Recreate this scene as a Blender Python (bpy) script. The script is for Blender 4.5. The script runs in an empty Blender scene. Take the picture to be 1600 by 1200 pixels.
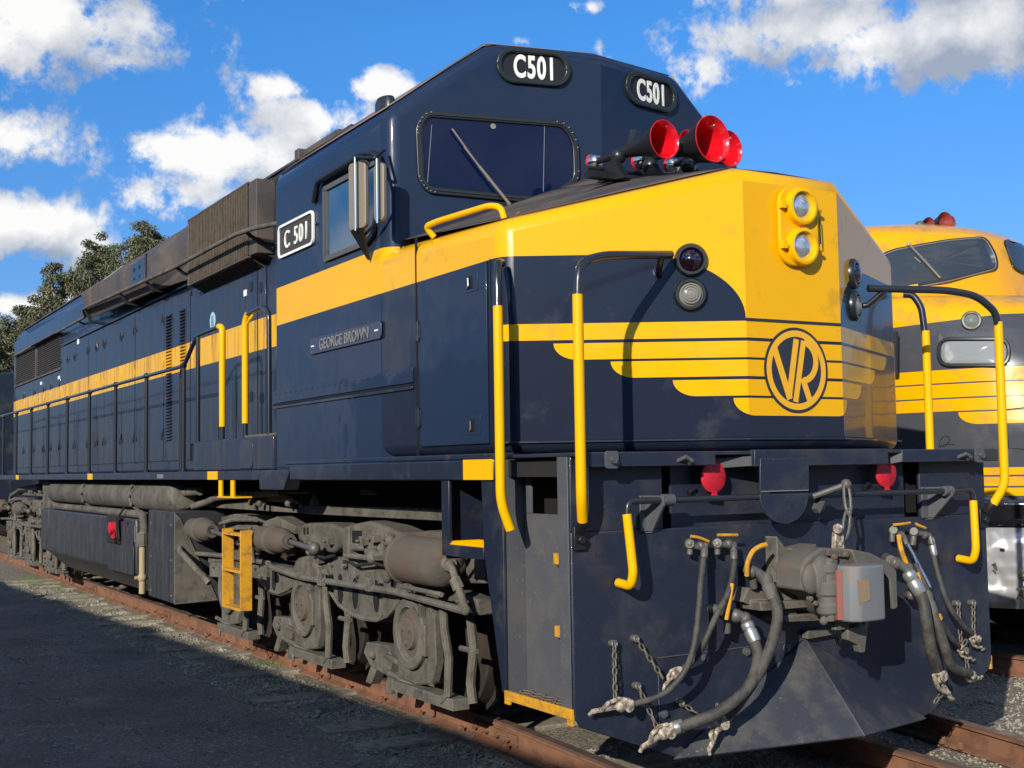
import bpy, bmesh, math, random
from math import sin, cos, pi, radians, sqrt, atan2
from mathutils import Vector, Matrix

S = bpy.context.scene
COL = S.collection
V = Vector

# ------------------------------------------------------------------ camera
CAM = V((-4.7851, -5.1729, 1.6173)); YAW, PITCH, ROLL, FPX = 0.5239, 0.0666, -0.0156, 1967.9633
_f = V((sin(YAW)*cos(PITCH), cos(YAW)*cos(PITCH), sin(PITCH)))
_r = V((cos(YAW), -sin(YAW), 0)); _u = _r.cross(_f)
_R = cos(ROLL)*_r + sin(ROLL)*_u; _U = -sin(ROLL)*_r + cos(ROLL)*_u
cam_d = bpy.data.cameras.new('camera'); cam_o = bpy.data.objects.new('camera', cam_d); COL.objects.link(cam_o)
cam_d.sensor_width = 36; cam_d.lens = FPX/1600*36; cam_d.clip_start = .1; cam_d.clip_end = 3000
_M = Matrix((( _R.x, _U.x, -_f.x, CAM.x), (_R.y, _U.y, -_f.y, CAM.y), (_R.z, _U.z, -_f.z, CAM.z), (0, 0, 0, 1)))
cam_o.matrix_world = _M
S.camera = cam_o

def ray(u, v): return (u-800)/FPX*_R - (v-600)/FPX*_U + _f
# survey helpers: a sight line from the camera station meets a known plane of the place
def PX(u, v, c): d = ray(u, v); return CAM + d*((c-CAM.x)/d.x)
def PY(u, v, c): d = ray(u, v); return CAM + d*((c-CAM.y)/d.y)
def PZ(u, v, c): d = ray(u, v); return CAM + d*((c-CAM.z)/d.z)

# ------------------------------------------------------------------ light
SUN_TRAVEL = V((.742, .560, -.372)).normalized()
SUN_EL = math.asin(-SUN_TRAVEL.z); SUN_AZ = atan2(-SUN_TRAVEL.x, -SUN_TRAVEL.y)
sd = bpy.data.lights.new('sun', 'SUN'); sd.energy = 4.6; sd.angle = radians(.5); sd.color = (1, .93, .82)
so = bpy.data.objects.new('sun', sd); COL.objects.link(so); so.location = (-20, -20, 20)
so.rotation_euler = SUN_TRAVEL.to_track_quat('-Z', 'Y').to_euler()
S.view_settings.view_transform = 'Standard'; S.view_settings.look = 'None'
S.view_settings.exposure = 0.18; S.view_settings.gamma = 1

# tiny node expression helper
class NT:
    def __init__(s, tree): s.t = tree; s.n = tree.nodes; s.l = tree.links
    def new(s, ty, **k):
        n = s.n.new(ty)
        for a, b in k.items(): setattr(n, a, b)
        return n
    def put(s, sock, v):
        if isinstance(v, (int, float)): sock.default_value = v
        elif isinstance(v, (tuple, list)): sock.default_value = v
        else: s.l.new(v, sock)
    def m(s, op, a, b=0.0, c=0.0):
        n = s.new('ShaderNodeMath', operation=op)
        s.put(n.inputs[0], a); s.put(n.inputs[1], b); s.put(n.inputs[2], c)
        return n.outputs[0]
    def noise(s, vec, scale, detail=4, rough=.5, dist=0):
        n = s.new('ShaderNodeTexNoise'); n.inputs['Scale'].default_value = scale; n.inputs['Detail'].default_value = detail
        n.inputs['Roughness'].default_value = rough; n.inputs['Distortion'].default_value = dist
        if vec is not None: s.l.new(vec, n.inputs['Vector'])
        return n.outputs['Fac']
    def mapr(s, v, a, b, c=0, d=1, smooth=False):
        n = s.new('ShaderNodeMapRange'); n.clamp = True
        if smooth: n.interpolation_type = 'SMOOTHSTEP'
        s.put(n.inputs[0], v)
        for i, x in enumerate((a, b, c, d)): n.inputs[i+1].default_value = x
        return n.outputs[0]
    def mix(s, f, a, b, blend='MIX'):
        n = s.new('ShaderNodeMix', data_type='RGBA', blend_type=blend)
        s.put(n.inputs[0], f)
        s.put(n.inputs[6], a if not isinstance(a, tuple) else (*a[:3], 1)); s.put(n.inputs[7], b if not isinstance(b, tuple) else (*b[:3], 1))
        return n.outputs[2]
    def scale(s, vec, sc):
        n = s.new('ShaderNodeMapping'); s.l.new(vec, n.inputs[0]); n.inputs['Scale'].default_value = sc
        return n.outputs[0]

w = bpy.data.worlds.new('World'); S.world = w; w.use_nodes = True
t = NT(w.node_tree); t.n.clear()
sky = t.new('ShaderNodeTexSky', sky_type='NISHITA'); sky.sun_disc = False
sky.sun_elevation = SUN_EL; sky.sun_rotation = SUN_AZ % (2*pi); sky.air_density = 1.0; sky.dust_density = .3; sky.ozone_density = 2.5
SKY_STRENGTH = .10
tc = t.new('ShaderNodeTexCoord'); gen = tc.outputs['Generated']
sp = t.new('ShaderNodeSeparateXYZ'); t.l.new(gen, sp.inputs[0])
AZ = t.m('ARCTAN2', sp.outputs[0], sp.outputs[1]); EL = t.m('ARCSINE', sp.outputs[2])
n1 = t.noise(gen, 13, 9, .60, .35); n2 = t.noise(gen, 48, 8, .68); nw = t.noise(gen, 3.2, 5, .55)
CL = [(70,40,190,85,1.0),(180,95,80,32,.7),(45,225,75,42,.55),(45,345,105,48,1.0),(130,385,55,36,.7),(10,478,75,18,.7),(370,250,115,62,1.1),(340,310,120,50,1.0),(500,190,120,42,.85),(245,225,34,22,.6),(440,137,75,26,.55),
      (590,140,50,25,.7),(1105,105,75,48,.8),(1250,45,240,52,.95),(1480,45,230,70,1.1),(1560,20,140,60,1.0),(1400,85,160,30,.8),(1242,128,22,10,.4),(925,8,40,14,.5),(820,62,34,13,.45),(1450,-60,400,70,1.1),(250,-50,200,40,.7)]
def cloud_field(az, el):
    out = None
    for (cx, cy, rx, ry, amp) in CL:
        d = ray(cx, cy).normalized(); a0 = atan2(d.x, d.y); e0 = math.asin(d.z)
        k = FPX/cos(0.25)
        dx = t.m('MULTIPLY', t.m('SUBTRACT', az, a0), k/rx*cos(e0)); dy = t.m('MULTIPLY', t.m('SUBTRACT', el, e0), k/ry)
        q = t.m('ADD', t.m('MULTIPLY', dx, dx), t.m('MULTIPLY', dy, dy))
        b = t.m('MULTIPLY', t.m('SUBTRACT', 1.32, t.m('SQRT', q)), amp)
        out = b if out is None else t.m('SMOOTH_MAX', out, b, .15)
    return out
wig = t.m('MULTIPLY', t.m('SUBTRACT', n2, .5), .012)
f1 = cloud_field(t.m('ADD', AZ, wig), t.m('ADD', EL, wig))
f2 = cloud_field(t.m('ADD', AZ, -.018), t.m('ADD', EL, .026))
nz = t.m('ADD', t.m('MULTIPLY', t.m('SUBTRACT', n1, .5), 3.6), t.m('MULTIPLY', t.m('SUBTRACT', n2, .5), 1.7))
behind = t.mapr(t.m('ABSOLUTE', t.m('SUBTRACT', AZ, .52)), .62, .9)        # broken cloud over the rest of the sky
gen_f = t.m('MULTIPLY', t.m('SUBTRACT', t.mapr(nw, .42, .66, -.6, 1.2), 0.0), 1.0)
f1b = t.m('ADD', t.m('MULTIPLY', t.m('MAXIMUM', f1, -2.0), t.m('SUBTRACT', 1, behind)), t.m('MULTIPLY', gen_f, behind))
dens = t.mapr(t.m('ADD', f1b, nz), .18, .82, 0, 1, True)
lit = t.m('ADD', t.m('SUBTRACT', f1, f2), t.m('MULTIPLY', t.m('SUBTRACT', t.noise(gen, 20, 6, .6), .5), 3.4))
lit = t.mapr(lit, -.75, .75, 0, 1)
thin = t.mapr(t.m('ADD', f1b, nz), .2, 1.6)
ccol = t.mix(lit, (3.2, 3.7, 4.6), (9.0, 8.9, 8.7))
ccol = t.mix(t.m('MULTIPLY', thin, 0.0), ccol, ccol)
tint = t.mix(t.mapr(EL, .02, .34), (.46, .58, .95), (.36, .92, 1.46))
skyc = t.mix(1.0, sky.outputs[0], tint, 'MULTIPLY')
fin = t.mix(t.m('MULTIPLY', dens, .96), skyc, ccol)
bg = t.new('ShaderNodeBackground'); t.l.new(fin, bg.inputs[0]); bg.inputs[1].default_value = SKY_STRENGTH
wo = t.new('ShaderNodeOutputWorld'); t.l.new(bg.outputs[0], wo.inputs[0])

# ------------------------------------------------------------------ materials
def mat(name, base, rough=.5, metal=0., coat=0., dirt=None, dirt_amt=.0, dirt_scale=3., streak=False, bump=.0, bump_scale=60., var=.0, spec=.5, fine=None, mask=None, alt=None, bump_dist=.003, warp=0., trans=0., edge=None):
    M_ = bpy.data.materials.new(name); M_.use_nodes = True
    t = NT(M_.node_tree); b = t.n['Principled BSDF']
    tc = t.new('ShaderNodeTexCoord'); ob = tc.outputs['Object']
    geo = t.new('ShaderNodeNewGeometry'); ob = geo.outputs['Position']
    c = base
    if mask:
        c = t.mix(mask(t, ob), base, alt)
    if var:
        v = t.mapr(t.noise(ob, 2.1, 4, .6), .3, .7, 1-var, 1+var)
        n = t.new('ShaderNodeVectorMath', operation='SCALE')
        if isinstance(c, tuple): n.inputs[0].default_value = c[:3]
        else: t.l.new(c, n.inputs[0])
        t.l.new(v, n.inputs[3]); c = n.outputs[0]
    r = rough
    if dirt:
        vec = t.scale(ob, (1, 6, .55)) if streak else ob
        d = t.noise(vec, dirt_scale, 6, .65)
        lo = .62 - dirt_amt*.35
        f = t.mapr(d, lo, lo+.22, 0, min(1, .35+dirt_amt))
        c = t.mix(f, c, dirt)
        r = t.mapr(f, 0, 1, rough, min(1, rough+.35))
    if fine:
        f = t.m('MULTIPLY', t.mapr(t.noise(ob, 48, 4, .8), .62, .70, 0, fine[1]), t.mapr(t.noise(ob, 3.4, 4, .6), .42, .68)); c = t.mix(f, c, fine[0])
    if edge:
        bv = t.new('ShaderNodeBevel', samples=4); bv.inputs['Radius'].default_value = edge[1]
        dp = t.new('ShaderNodeVectorMath', operation='DOT_PRODUCT'); t.l.new(bv.outputs[0], dp.inputs[0]); t.l.new(geo.outputs['Normal'], dp.inputs[1])
        em_ = t.mapr(t.m('ADD', t.m('SUBTRACT', 1, dp.outputs['Value']), t.m('MULTIPLY', t.m('SUBTRACT', t.noise(ob, 30, 4, .7), .5), .12)), .04, .22, 0, edge[2])
        c = t.mix(em_, c, edge[0])
    t.put(b.inputs['Base Color'], c if not isinstance(c, tuple) else (*c[:3], 1))
    t.put(b.inputs['Roughness'], r); b.inputs['Metallic'].default_value = metal
    b.inputs['Coat Weight'].default_value = coat; b.inputs['Coat Roughness'].default_value = .05
    b.inputs['Specular IOR Level'].default_value = spec
    if trans: b.inputs['Transmission Weight'].default_value = trans
    if bump or warp:
        bn = t.new('ShaderNodeBump'); bn.inputs['Distance'].default_value = bump_dist
        h = t.noise(ob, bump_scale, 5, .6)
        bn.inputs['Strength'].default_value = bump or 1
        if warp:
            h = t.m('ADD', t.m('MULTIPLY', h, bump), t.m('MULTIPLY', t.noise(ob, 2.6, 2, .5), warp)); bn.inputs['Strength'].default_value = 1
        t.l.new(h, bn.inputs['Height']); t.l.new(bn.outputs[0], b.inputs['Normal'])
        if coat: t.l.new(bn.outputs[0], b.inputs['Coat Normal'])
    return M_

NAVY = (.0125, .0175, .034); YEL = (.80, .405, .000); BLK = (.012, .012, .014)
def band_mask(t, ob):
    s = t.new('ShaderNodeSeparateXYZ'); t.l.new(ob, s.inputs[0]); z = s.outputs[2]
    return t.m('MULTIPLY', t.m('GREATER_THAN', z, 2.752), t.m('LESS_THAN', z, 3.045))
FEATH = [(2.384, 2.295, 1.60), (2.277, 2.189, 1.238), (2.176, 2.088, .975), (2.071, 1.984, .69), (1.971, 1.877, .412)]
def nose_mask(t, ob):
    s = t.new('ShaderNodeSeparateXYZ'); t.l.new(ob, s.inputs[0]); z = s.outputs[2]
    x = t.m('ABSOLUTE', s.outputs[0]); y = s.outputs[1]
    u = t.m('DIVIDE', t.m('SUBTRACT', x, .345), .52); u = t.m('MINIMUM', t.m('MAXIMUM', u, 0), 1)
    e = t.m('SUBTRACT', 1, u); arc = t.m('SQRT', t.m('MAXIMUM', t.m('SUBTRACT', 1, t.m('MULTIPLY', e, e)), 0))
    zl = t.m('ADD', 2.400, t.m('MULTIPLY', arc, .352))
    out = t.m('GREATER_THAN', z, zl)
    for (zt, zb, xt) in FEATH:
        q = t.m('DIVIDE', t.m('SUBTRACT', zt, z), zt-zb); q = t.m('MINIMUM', t.m('MAXIMUM', q, 0), 1)
        xm = t.m('SUBTRACT', xt, t.m('MULTIPLY', t.m('SUBTRACT', 1, t.m('SQRT', t.m('MAXIMUM', t.m('SUBTRACT', 1, t.m('MULTIPLY', q, q)), 0))), .11))
        g = t.m('MULTIPLY', t.m('LESS_THAN', z, zt), t.m('GREATER_THAN', z, zb))
        g = t.m('MULTIPLY', g, t.m('LESS_THAN', x, xm)); g = t.m('MULTIPLY', g, t.m('LESS_THAN', y, .70))
        out = t.m('MAXIMUM', out, g)
    top = t.m('GREATER_THAN', t.m('SUBTRACT', z, t.m('ADD', 3.03, t.m('MULTIPLY', y, -.0))), 10)
    return t.m('MAXIMUM', out, top)
FE2 = [(2.40, 2.28, 9), (2.26, 2.14, 9), (2.12, 2.00, 9)]
def l2_mask(t, ob):
    s = t.new('ShaderNodeSeparateXYZ'); t.l.new(ob, s.inputs[0]); z = s.outputs[2]; y = s.outputs[1]; x = s.outputs[0]
    # yellow roof and nose top above a line that dips towards the cheeks
    zl = t.m('SUBTRACT', 2.84, t.m('MULTIPLY', t.m('MAXIMUM', t.m('SUBTRACT', 4.02, x), 0), .12))
    out = t.m('GREATER_THAN', z, zl)
    for (zt, zb, yt) in [(2.385, 2.275, 3.2), (2.262, 2.150, 2.95), (2.137, 2.035, 2.78), (2.022, 1.92, 2.05)]:
        q = t.m('DIVIDE', t.m('SUBTRACT', zt, z), zt-zb); q = t.m('MINIMUM', t.m('MAXIMUM', q, 0), 1)
        ym = t.m('SUBTRACT', yt, t.m('MULTIPLY', t.m('SUBTRACT', 1, t.m('SQRT', t.m('MAXIMUM', t.m('SUBTRACT', 1, t.m('MULTIPLY', q, q)), 0))), .16))
        g = t.m('MULTIPLY', t.m('MULTIPLY', t.m('LESS_THAN', z, zt), t.m('GREATER_THAN', z, zb)), t.m('LESS_THAN', y, ym))
        out = t.m('MAXIMUM', out, g)
    for (zt, zb) in [(1.56, 1.50), (1.485, 1.41), (1.395, 1.33)]:
        out = t.m('MAXIMUM', out, t.m('MULTIPLY', t.m('LESS_THAN', z, zt), t.m('GREATER_THAN', z, zb)))
    return out

DUST = (.118, .107, .085)
m_nose = mat('nose_paint', NAVY, .30, coat=.34, spec=.16, dirt=(.07, .065, .06), dirt_amt=.12, dirt_scale=5, mask=nose_mask, alt=YEL, warp=.35, bump_dist=.012, fine=((.2, .19, .17), .15))
m_cab = mat('cab_paint', (.0155, .028, .060), .32, coat=.24, spec=.10, dirt=(.05, .045, .04), dirt_amt=.02, dirt_scale=2.5, mask=band_mask, alt=YEL, warp=.4, bump_dist=.012)
m_hood = mat('hood_paint', (.017, .027, .053), .36, coat=.24, spec=.12, dirt=(.075, .062, .048), dirt_amt=.42, dirt_scale=2.2, streak=True, mask=band_mask, alt=YEL, warp=.5, bump_dist=.012)
m_navy = mat('navy_paint', NAVY, .38, coat=.4, dirt=(.07, .065, .055), dirt_amt=.3, dirt_scale=4, warp=.3, bump_dist=.01, fine=((.25, .25, .25), .2))
m_pilot = mat('pilot_paint', (.0125, .0185, .038), .5, coat=.08, dirt=(.045, .045, .046), dirt_amt=.40, dirt_scale=3.2, edge=((.12, .12, .12), .012, .5), bump=.3, bump_scale=120, fine=((.3, .3, .3), .35), warp=.2, bump_dist=.006)
m_plow = mat('plow_paint', (.030, .034, .046), .5, dirt=(.085, .078, .068), dirt_amt=.45, dirt_scale=4, bump=.4, bump_scale=90, fine=((.45, .43, .42), .5))
m_stepw = mat('worn_grey_paint', (.075, .078, .088), .6, dirt=(.10, .095, .085), dirt_amt=.4, dirt_scale=4, bump=.5, bump_scale=110, fine=((.42, .42, .43), .75))
m_roof = mat('roof_paint', (.060, .052, .050), .6, dirt=(.115, .085, .065), dirt_amt=.6, dirt_scale=2.2, streak=False, bump=.25)
m_grill = mat('grille_paint', (.040, .032, .024), .65, dirt=(.09, .075, .055), dirt_amt=.4, bump=.2)
m_dust = mat('dusty_metal', DUST, .85, dirt=(.030, .027, .023), dirt_amt=.42, dirt_scale=9, bump=.9, bump_scale=60, var=.35, fine=((.16, .085, .05), .6), bump_dist=.005, edge=((.25, .235, .195), .014, .8))
m_dust2 = mat('rusty_dusty_metal', (.125, .082, .055), .85, dirt=(.085, .078, .064), dirt_amt=.75, dirt_scale=4, edge=((.22, .17, .13), .014, .6), bump=.8, bump_scale=45, var=.3, fine=((.03, .025, .02), .6), bump_dist=.005)
m_dark = mat('dark_underframe', (.014, .013, .012), .8, bump=.4)  # near-black base carries the shade under the deck
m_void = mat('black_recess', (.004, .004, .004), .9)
m_tank = mat('tank_paint', (.030, .031, .037), .42, coat=.1, dirt=(.07, .068, .06), dirt_amt=.45, dirt_scale=2.5, streak=True, warp=1.5, bump_dist=.02, bump=.1)
m_yel = mat('yellow_paint', (.84, .44, .000), .4, coat=.1, spec=.2, dirt=(.35, .17, .03), dirt_amt=.05, dirt_scale=9)
m_yeldirty = mat('worn_yellow_paint', (.62, .30, .012), .6, dirt=(.2, .12, .04), dirt_amt=.45, dirt_scale=18, bump=.4)
m_pipe = mat('black_pipe_paint', (.016, .02, .026), .3, coat=.5, bump=.1)
m_steel = mat('grey_steel', (.14, .135, .12), .5, metal=.4, dirt=(.10, .08, .06), dirt_amt=.4, dirt_scale=12, bump=.5)
m_castg = mat('cast_grey_steel', (.10, .094, .08), .75, warp=2, edge=((.26, .24, .2), .016, .8), dirt=(.24, .11, .045), dirt_amt=.22, dirt_scale=5, bump=.7, bump_scale=60, var=.2)
m_knuck = mat('worn_knuckle_steel', (.15, .165, .175), .6, warp=1.5, edge=((.34, .34, .34), .016, .7), dirt=(.32, .15, .05), dirt_amt=.3, dirt_scale=6, streak=False, bump=.4, bump_scale=60)
m_chrome = mat('bright_metal', (.75, .73, .68), .16, metal=1)
m_rubber = mat('hose_rubber', (.040, .038, .034), .62, dirt=(.10, .09, .075), dirt_amt=.5, dirt_scale=14, bump=.3, bump_scale=150)
m_chalk = mat('chalky_white_metal', (.56, .49, .39), .7, dirt=(.14, .11, .08), dirt_amt=.75, dirt_scale=40, bump=.6)
m_chain = mat('rusty_chain', (.17, .145, .11), .6, metal=.3, bump=.4)
m_red = mat('red_gloss', (.62, .006, .014), .16, coat=1.)
m_redd = mat('faded_red', (.55, .012, .03), .5, dirt=(.02, .01, .012), dirt_amt=.3, dirt_scale=30)
m_glass = mat('dark_glass', (.002, .008, .038), .05, spec=.35)
m_glass_side = mat('sky_painted_glass', (.012, .06, .13), .05, coat=.6, spec=.7)  # blue of the reflected sky put into the pane's base colour
m_gasket = mat('black_gasket', (.014, .018, .016), .35, coat=.3)
m_white = mat('white_lettering', (.82, .82, .76), .5)
m_black = mat('black_plate', BLK, .45)
m_silver = mat('dull_silver', (.42, .42, .40), .35, metal=.7)
m_gold = mat('faded_lettering', (.20, .19, .18), .45)
m_logoblk = mat('emblem_navy', (.010, .012, .024), .3, coat=.7)
m_logoyel = mat('emblem_yellow', YEL, .3, coat=.8)
m_lens = mat('clear_lens', (.75, .78, .8), .05, metal=.85, bump=.25, bump_scale=26, bump_dist=.02)
m_lensdark = mat('dark_red_lens', (.010, .002, .006), .05, coat=1, spec=.8)
m_lensgrey = mat('smoked_lens', (.22, .21, .17), .12, coat=1, bump=.2, bump_scale=40)
m_rust = mat('rusty_rail_steel', (.23, .105, .058), .85, dirt=(.10, .05, .03), dirt_amt=.5, dirt_scale=6, bump=.8, bump_scale=70, fine=((.36, .2, .13), .6))
m_railtop = mat('dull_rail_head', (.17, .12, .095), .42, metal=.4, dirt=(.24, .12, .07), dirt_amt=.5, dirt_scale=4, bump=.2)
m_teal = mat('pale_blue_badge', (.35, .58, .62), .5)
m_seam = mat('dark_seam', (.004, .005, .008), .7)
m_l2 = mat('second_locomotive_paint', (.060, .064, .075), .26, coat=.55, spec=.2, dirt=(.10, .09, .08), dirt_amt=.25, dirt_scale=4, mask=l2_mask, alt=(.80, .38, .0), warp=.55, bump_dist=.014, fine=((.30, .20, .08), .35))
m_wood = mat('weathered_timber', (.27, .24, .18), .9, dirt=(.10, .085, .065), dirt_amt=.5, dirt_scale=14, bump=1, bump_scale=35, var=.2)
m_bark = mat('eucalypt_bark', (.30, .26, .21), .85, bump=.5)
m_carr = mat('dark_blue_carriage_paint', (.012, .02, .035), .4, dirt=(.05, .05, .045), dirt_amt=.3)

# ------------------------------------------------------------------ mesh builder
SPLIT = {k: v for k, v in [a.split(':') for a in ('pilot_flange:pilot_flange window_post:window_post pipe_bracket:pipe_bracket door_latch:door_latch latch_recess:latch_recess '
 'plate_bolt:plate_bolt pilot_bolts:pilot_bolt plate_fixing:plate_fixing door_hinge:door_hinge ledge_gusset:ledge_gusset panel_gap:panel_gap door_gap:door_gap '
 'brake_hanger:brake_hanger blind_edge:blind_edge roof_hatch:roof_hatch roof_rib:roof_rib carriage_window:carriage_window carriage_bogie:carriage_bogie cover_catch:cover_catch '
 'spring_housing:spring_housing housing_opening:housing_opening frame_slots:frame_slot frame_bracket:frame_bracket door_hinges:door_hinge frame_bolts:frame_bolt small_castings:small_casting waist_rail:waist_rail rail_spike:rail_spike headlight_wire:headlight_wire '
 'pocket_opening:pocket_opening coupler_shank:coupler_shank louvre_slots:louvre_slots underframe_beam:underframe_beam step_bars:step_bars horn_bracket:horn_bracket centre_sill:centre_sill rear_wall:rear_wall '
 'radiator_grille:radiator_grille tank_end:tank_end bolster_bracket:bolster_bracket weld_seam:weld_seam roof_vents:roof_vent cab_step_handrail:cab_step_handrail').split()]}
class MB:
    def __init__(s): s.v = []; s.f = []
    def add(s, vs, fs):
        o = len(s.v); s.v += [V(p) for p in vs]; s.f += [tuple(i+o for i in f) for f in fs]
    def box(s, a, b):
        x0, x1 = sorted((a[0], b[0])); y0, y1 = sorted((a[1], b[1])); z0, z1 = sorted((a[2], b[2]))
        s.hexa([(x0,y0,z0),(x1,y0,z0),(x1,y1,z0),(x0,y1,z0)], [(x0,y0,z1),(x1,y0,z1),(x1,y1,z1),(x0,y1,z1)]); return s
    def hexa(s, lo, hi):
        s.add(list(lo)+list(hi), [(3,2,1,0),(4,5,6,7),(0,1,5,4),(1,2,6,5),(2,3,7,6),(3,0,4,7)]); return s
    def prism(s, pts, vec):
        pts = [V(p) for p in pts]; vec = V(vec); n = len(pts)
        nrm = V((0,0,0))
        for i in range(n): nrm += pts[i].cross(pts[(i+1) % n])
        if nrm.dot(vec) > 0: pts = pts[::-1]
        s.add(pts + [p+vec for p in pts], [tuple(range(n)), tuple(range(2*n-1, n-1, -1))] + [((i+1) % n, i, i+n, (i+1) % n+n) for i in range(n)]); return s
    def ring(s, c, ax, r, n, ph=0):
        ax = V(ax).normalized(); a = ax.orthogonal().normalized() if abs(ax.z) > .9 else V((0,0,1)).cross(ax).normalized(); b = ax.cross(a)
        return [V(c)+a*(r*cos(2*pi*i/n+ph))+b*(r*sin(2*pi*i/n+ph)) for i in range(n)]
    def lathe(s, c, ax, prof, n=24, cap=True):
        # prof: list of (distance along axis, radius)
        ax = V(ax).normalized(); c = V(c); o = len(s.v)
        for d, r in prof: s.v += s.ring(c+ax*d, ax, max(r, 1e-4), n)
        for k in range(len(prof)-1):
            for i in range(n):
                j = (i+1) % n; s.f.append((o+k*n+i, o+k*n+j, o+(k+1)*n+j, o+(k+1)*n+i))
        if cap:
            s.f.append(tuple(o+i for i in range(n-1, -1, -1))); s.f.append(tuple(o+(len(prof)-1)*n+i for i in range(n)))
        return s
    def cyl(s, a, b, r, n=20, r2=None):
        a, b = V(a), V(b); L = (b-a).length
        return s.lathe(a, b-a, [(0, r), (L, r if r2 is None else r2)], n)
    def tube(s, pts, r, n=12, bend=0.0, seg=5, closed=False):
        pts = [V(p) for p in pts]
        if bend:
            q = [pts[0]]
            for i in range(1, len(pts)-1):
                a, b, c = pts[i-1], pts[i], pts[i+1]
                d1 = (a-b); d2 = (c-b); k = min(bend, d1.length*.45, d2.length*.45)
                p0 = b+d1.normalized()*k; p2 = b+d2.normalized()*k
                for j in range(seg+1):
                    u = j/seg; q.append(p0*(1-u)**2+b*2*u*(1-u)+p2*u*u)
            q.append(pts[-1]); pts = q
        N = len(pts); o = len(s.v); up = None
        for i in range(N):
            if closed: d = pts[(i+1) % N]-pts[i-1]
            else: d = pts[min(i+1, N-1)]-pts[max(i-1, 0)]
            d.normalize()
            if up is None: up = d.orthogonal().normalized()
            up = (up-d*up.dot(d)); up.normalize(); b = d.cross(up)
            for k in range(n): s.v.append(pts[i]+up*(r*cos(2*pi*k/n))+b*(r*sin(2*pi*k/n)))
        for i in range(N if closed else N-1):
            i2 = (i+1) % N
            for k in range(n):
                j = (k+1) % n; s.f.append((o+i*n+k, o+i*n+j, o+i2*n+j, o+i2*n+k))
        if not closed:
            s.f.append(tuple(o+k for k in range(n-1, -1, -1))); s.f.append(tuple(o+(N-1)*n+k for k in range(n)))
        return s
    def smooth_path(s, ctrl, k=8):
        P = [V(p) for p in ctrl]; P = [P[0]*2-P[1]]+P+[P[-1]*2-P[-2]]; out = []
        for i in range(1, len(P)-2):
            for j in range(k):
                u = j/k; a, b, c, d = P[i-1], P[i], P[i+1], P[i+2]
                out.append(.5*((2*b)+(c-a)*u+(2*a-5*b+4*c-d)*u*u+(3*b-a-3*c+d)*u**3))
        out.append(P[-2]); return out
    def hose(s, ctrl, r, n=12): return s.tube(s.smooth_path(ctrl), r, n)
    def ball(s, c, r, n=12, sq=(1,1,1)):
        o = len(s.v); m = n//2+1
        for i in range(m+1):
            th = pi*i/m
            for k in range(n):
                ph = 2*pi*k/n; s.v.append(V(c)+V((r*sq[0]*sin(th)*cos(ph), r*sq[1]*sin(th)*sin(ph), r*sq[2]*cos(th))))
        for i in range(m):
            for k in range(n):
                j = (k+1) % n; s.f.append((o+i*n+k, o+(i+1)*n+k, o+(i+1)*n+j, o+i*n+j))
        return s
    def link(s, a, b, wdt, r, ax):
        # one oval chain link from a to b
        a, b = V(a), V(b); d = (b-a); L = d.length; d.normalize(); ax = (V(ax)-d*V(ax).dot(d)).normalized()
        c = (a+b)/2; pts = []
        for i in range(12):
            q = 2*pi*i/12; pts.append(c+d*(cos(q)*L*.62)+ax*(sin(q)*wdt))
        return s.tube(pts, r, 6, closed=True)
    def chain(s, a, b, sag=0, ll=.034, wdt=.011, r=.0042):
        a, b = V(a), V(b); n = max(2, int((b-a).length/ll)); P = []
        for i in range(n+1):
            u = i/n; P.append(a.lerp(b, u)+V((0, 0, -sag*4*u*(1-u))))
        for i in range(n): s.link(P[i], P[i+1], wdt, r, (1, 0, 0) if i % 2 else (0, 1, .3))
        return s
    def pieces(s):
        par = list(range(len(s.v)))
        def fd(a):
            while par[a] != a: par[a] = par[par[a]]; a = par[a]
            return a
        for f in s.f:
            r0 = fd(f[0])
            for k in f[1:]: par[fd(k)] = r0
        groups = {}
        for f in s.f: groups.setdefault(fd(f[0]), []).append(f)
        out = []
        for fl in groups.values():
            ids = sorted({k for f in fl for k in f}); mp = {k: i for i, k in enumerate(ids)}
            q = MB(); q.v = [s.v[k] for k in ids]; q.f = [tuple(mp[k] for k in f) for f in fl]; out.append(q)
        return out
    def build(s, name, material, parent=None, smooth=40, bevel=0, bseg=2, bang=32, solid=0):
        if name in SPLIT:
            ps = s.pieces()
            if 1 < len(ps) <= 60:
                obs = [q.build_one(SPLIT[name], material, parent, smooth, bevel, bseg, bang, solid) for q in ps]
                return obs[0]
            name = SPLIT[name]
        return s.build_one(name, material, parent, smooth, bevel, bseg, bang, solid)
    def build_one(s, name, material, parent=None, smooth=40, bevel=0, bseg=2, bang=32, solid=0):
        me = bpy.data.meshes.new(name); me.from_pydata([tuple(p) for p in s.v], [], s.f); me.update()
        bm = bmesh.new(); bm.from_mesh(me)
        bmesh.ops.recalc_face_normals(bm, faces=bm.faces); bm.to_mesh(me); bm.free()
        me.materials.append(material)
        if smooth:
            me.polygons.foreach_set('use_smooth', [True]*len(me.polygons)); me.set_sharp_from_angle(angle=radians(smooth))
        o = bpy.data.objects.new(name, me); COL.objects.link(o)
        if parent is not None:
            o.parent = parent
            if parent.type == 'EMPTY': o.location = -parent.location
        if solid:
            m = o.modifiers.new('thickness', 'SOLIDIFY'); m.thickness = solid; m.offset = 0
        if bevel:
            m = o.modifiers.new('bevel', 'BEVEL'); m.width = bevel; m.segments = bseg; m.limit_method = 'ANGLE'; m.angle_limit = radians(bang); m.harden_normals = False
        return o

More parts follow.
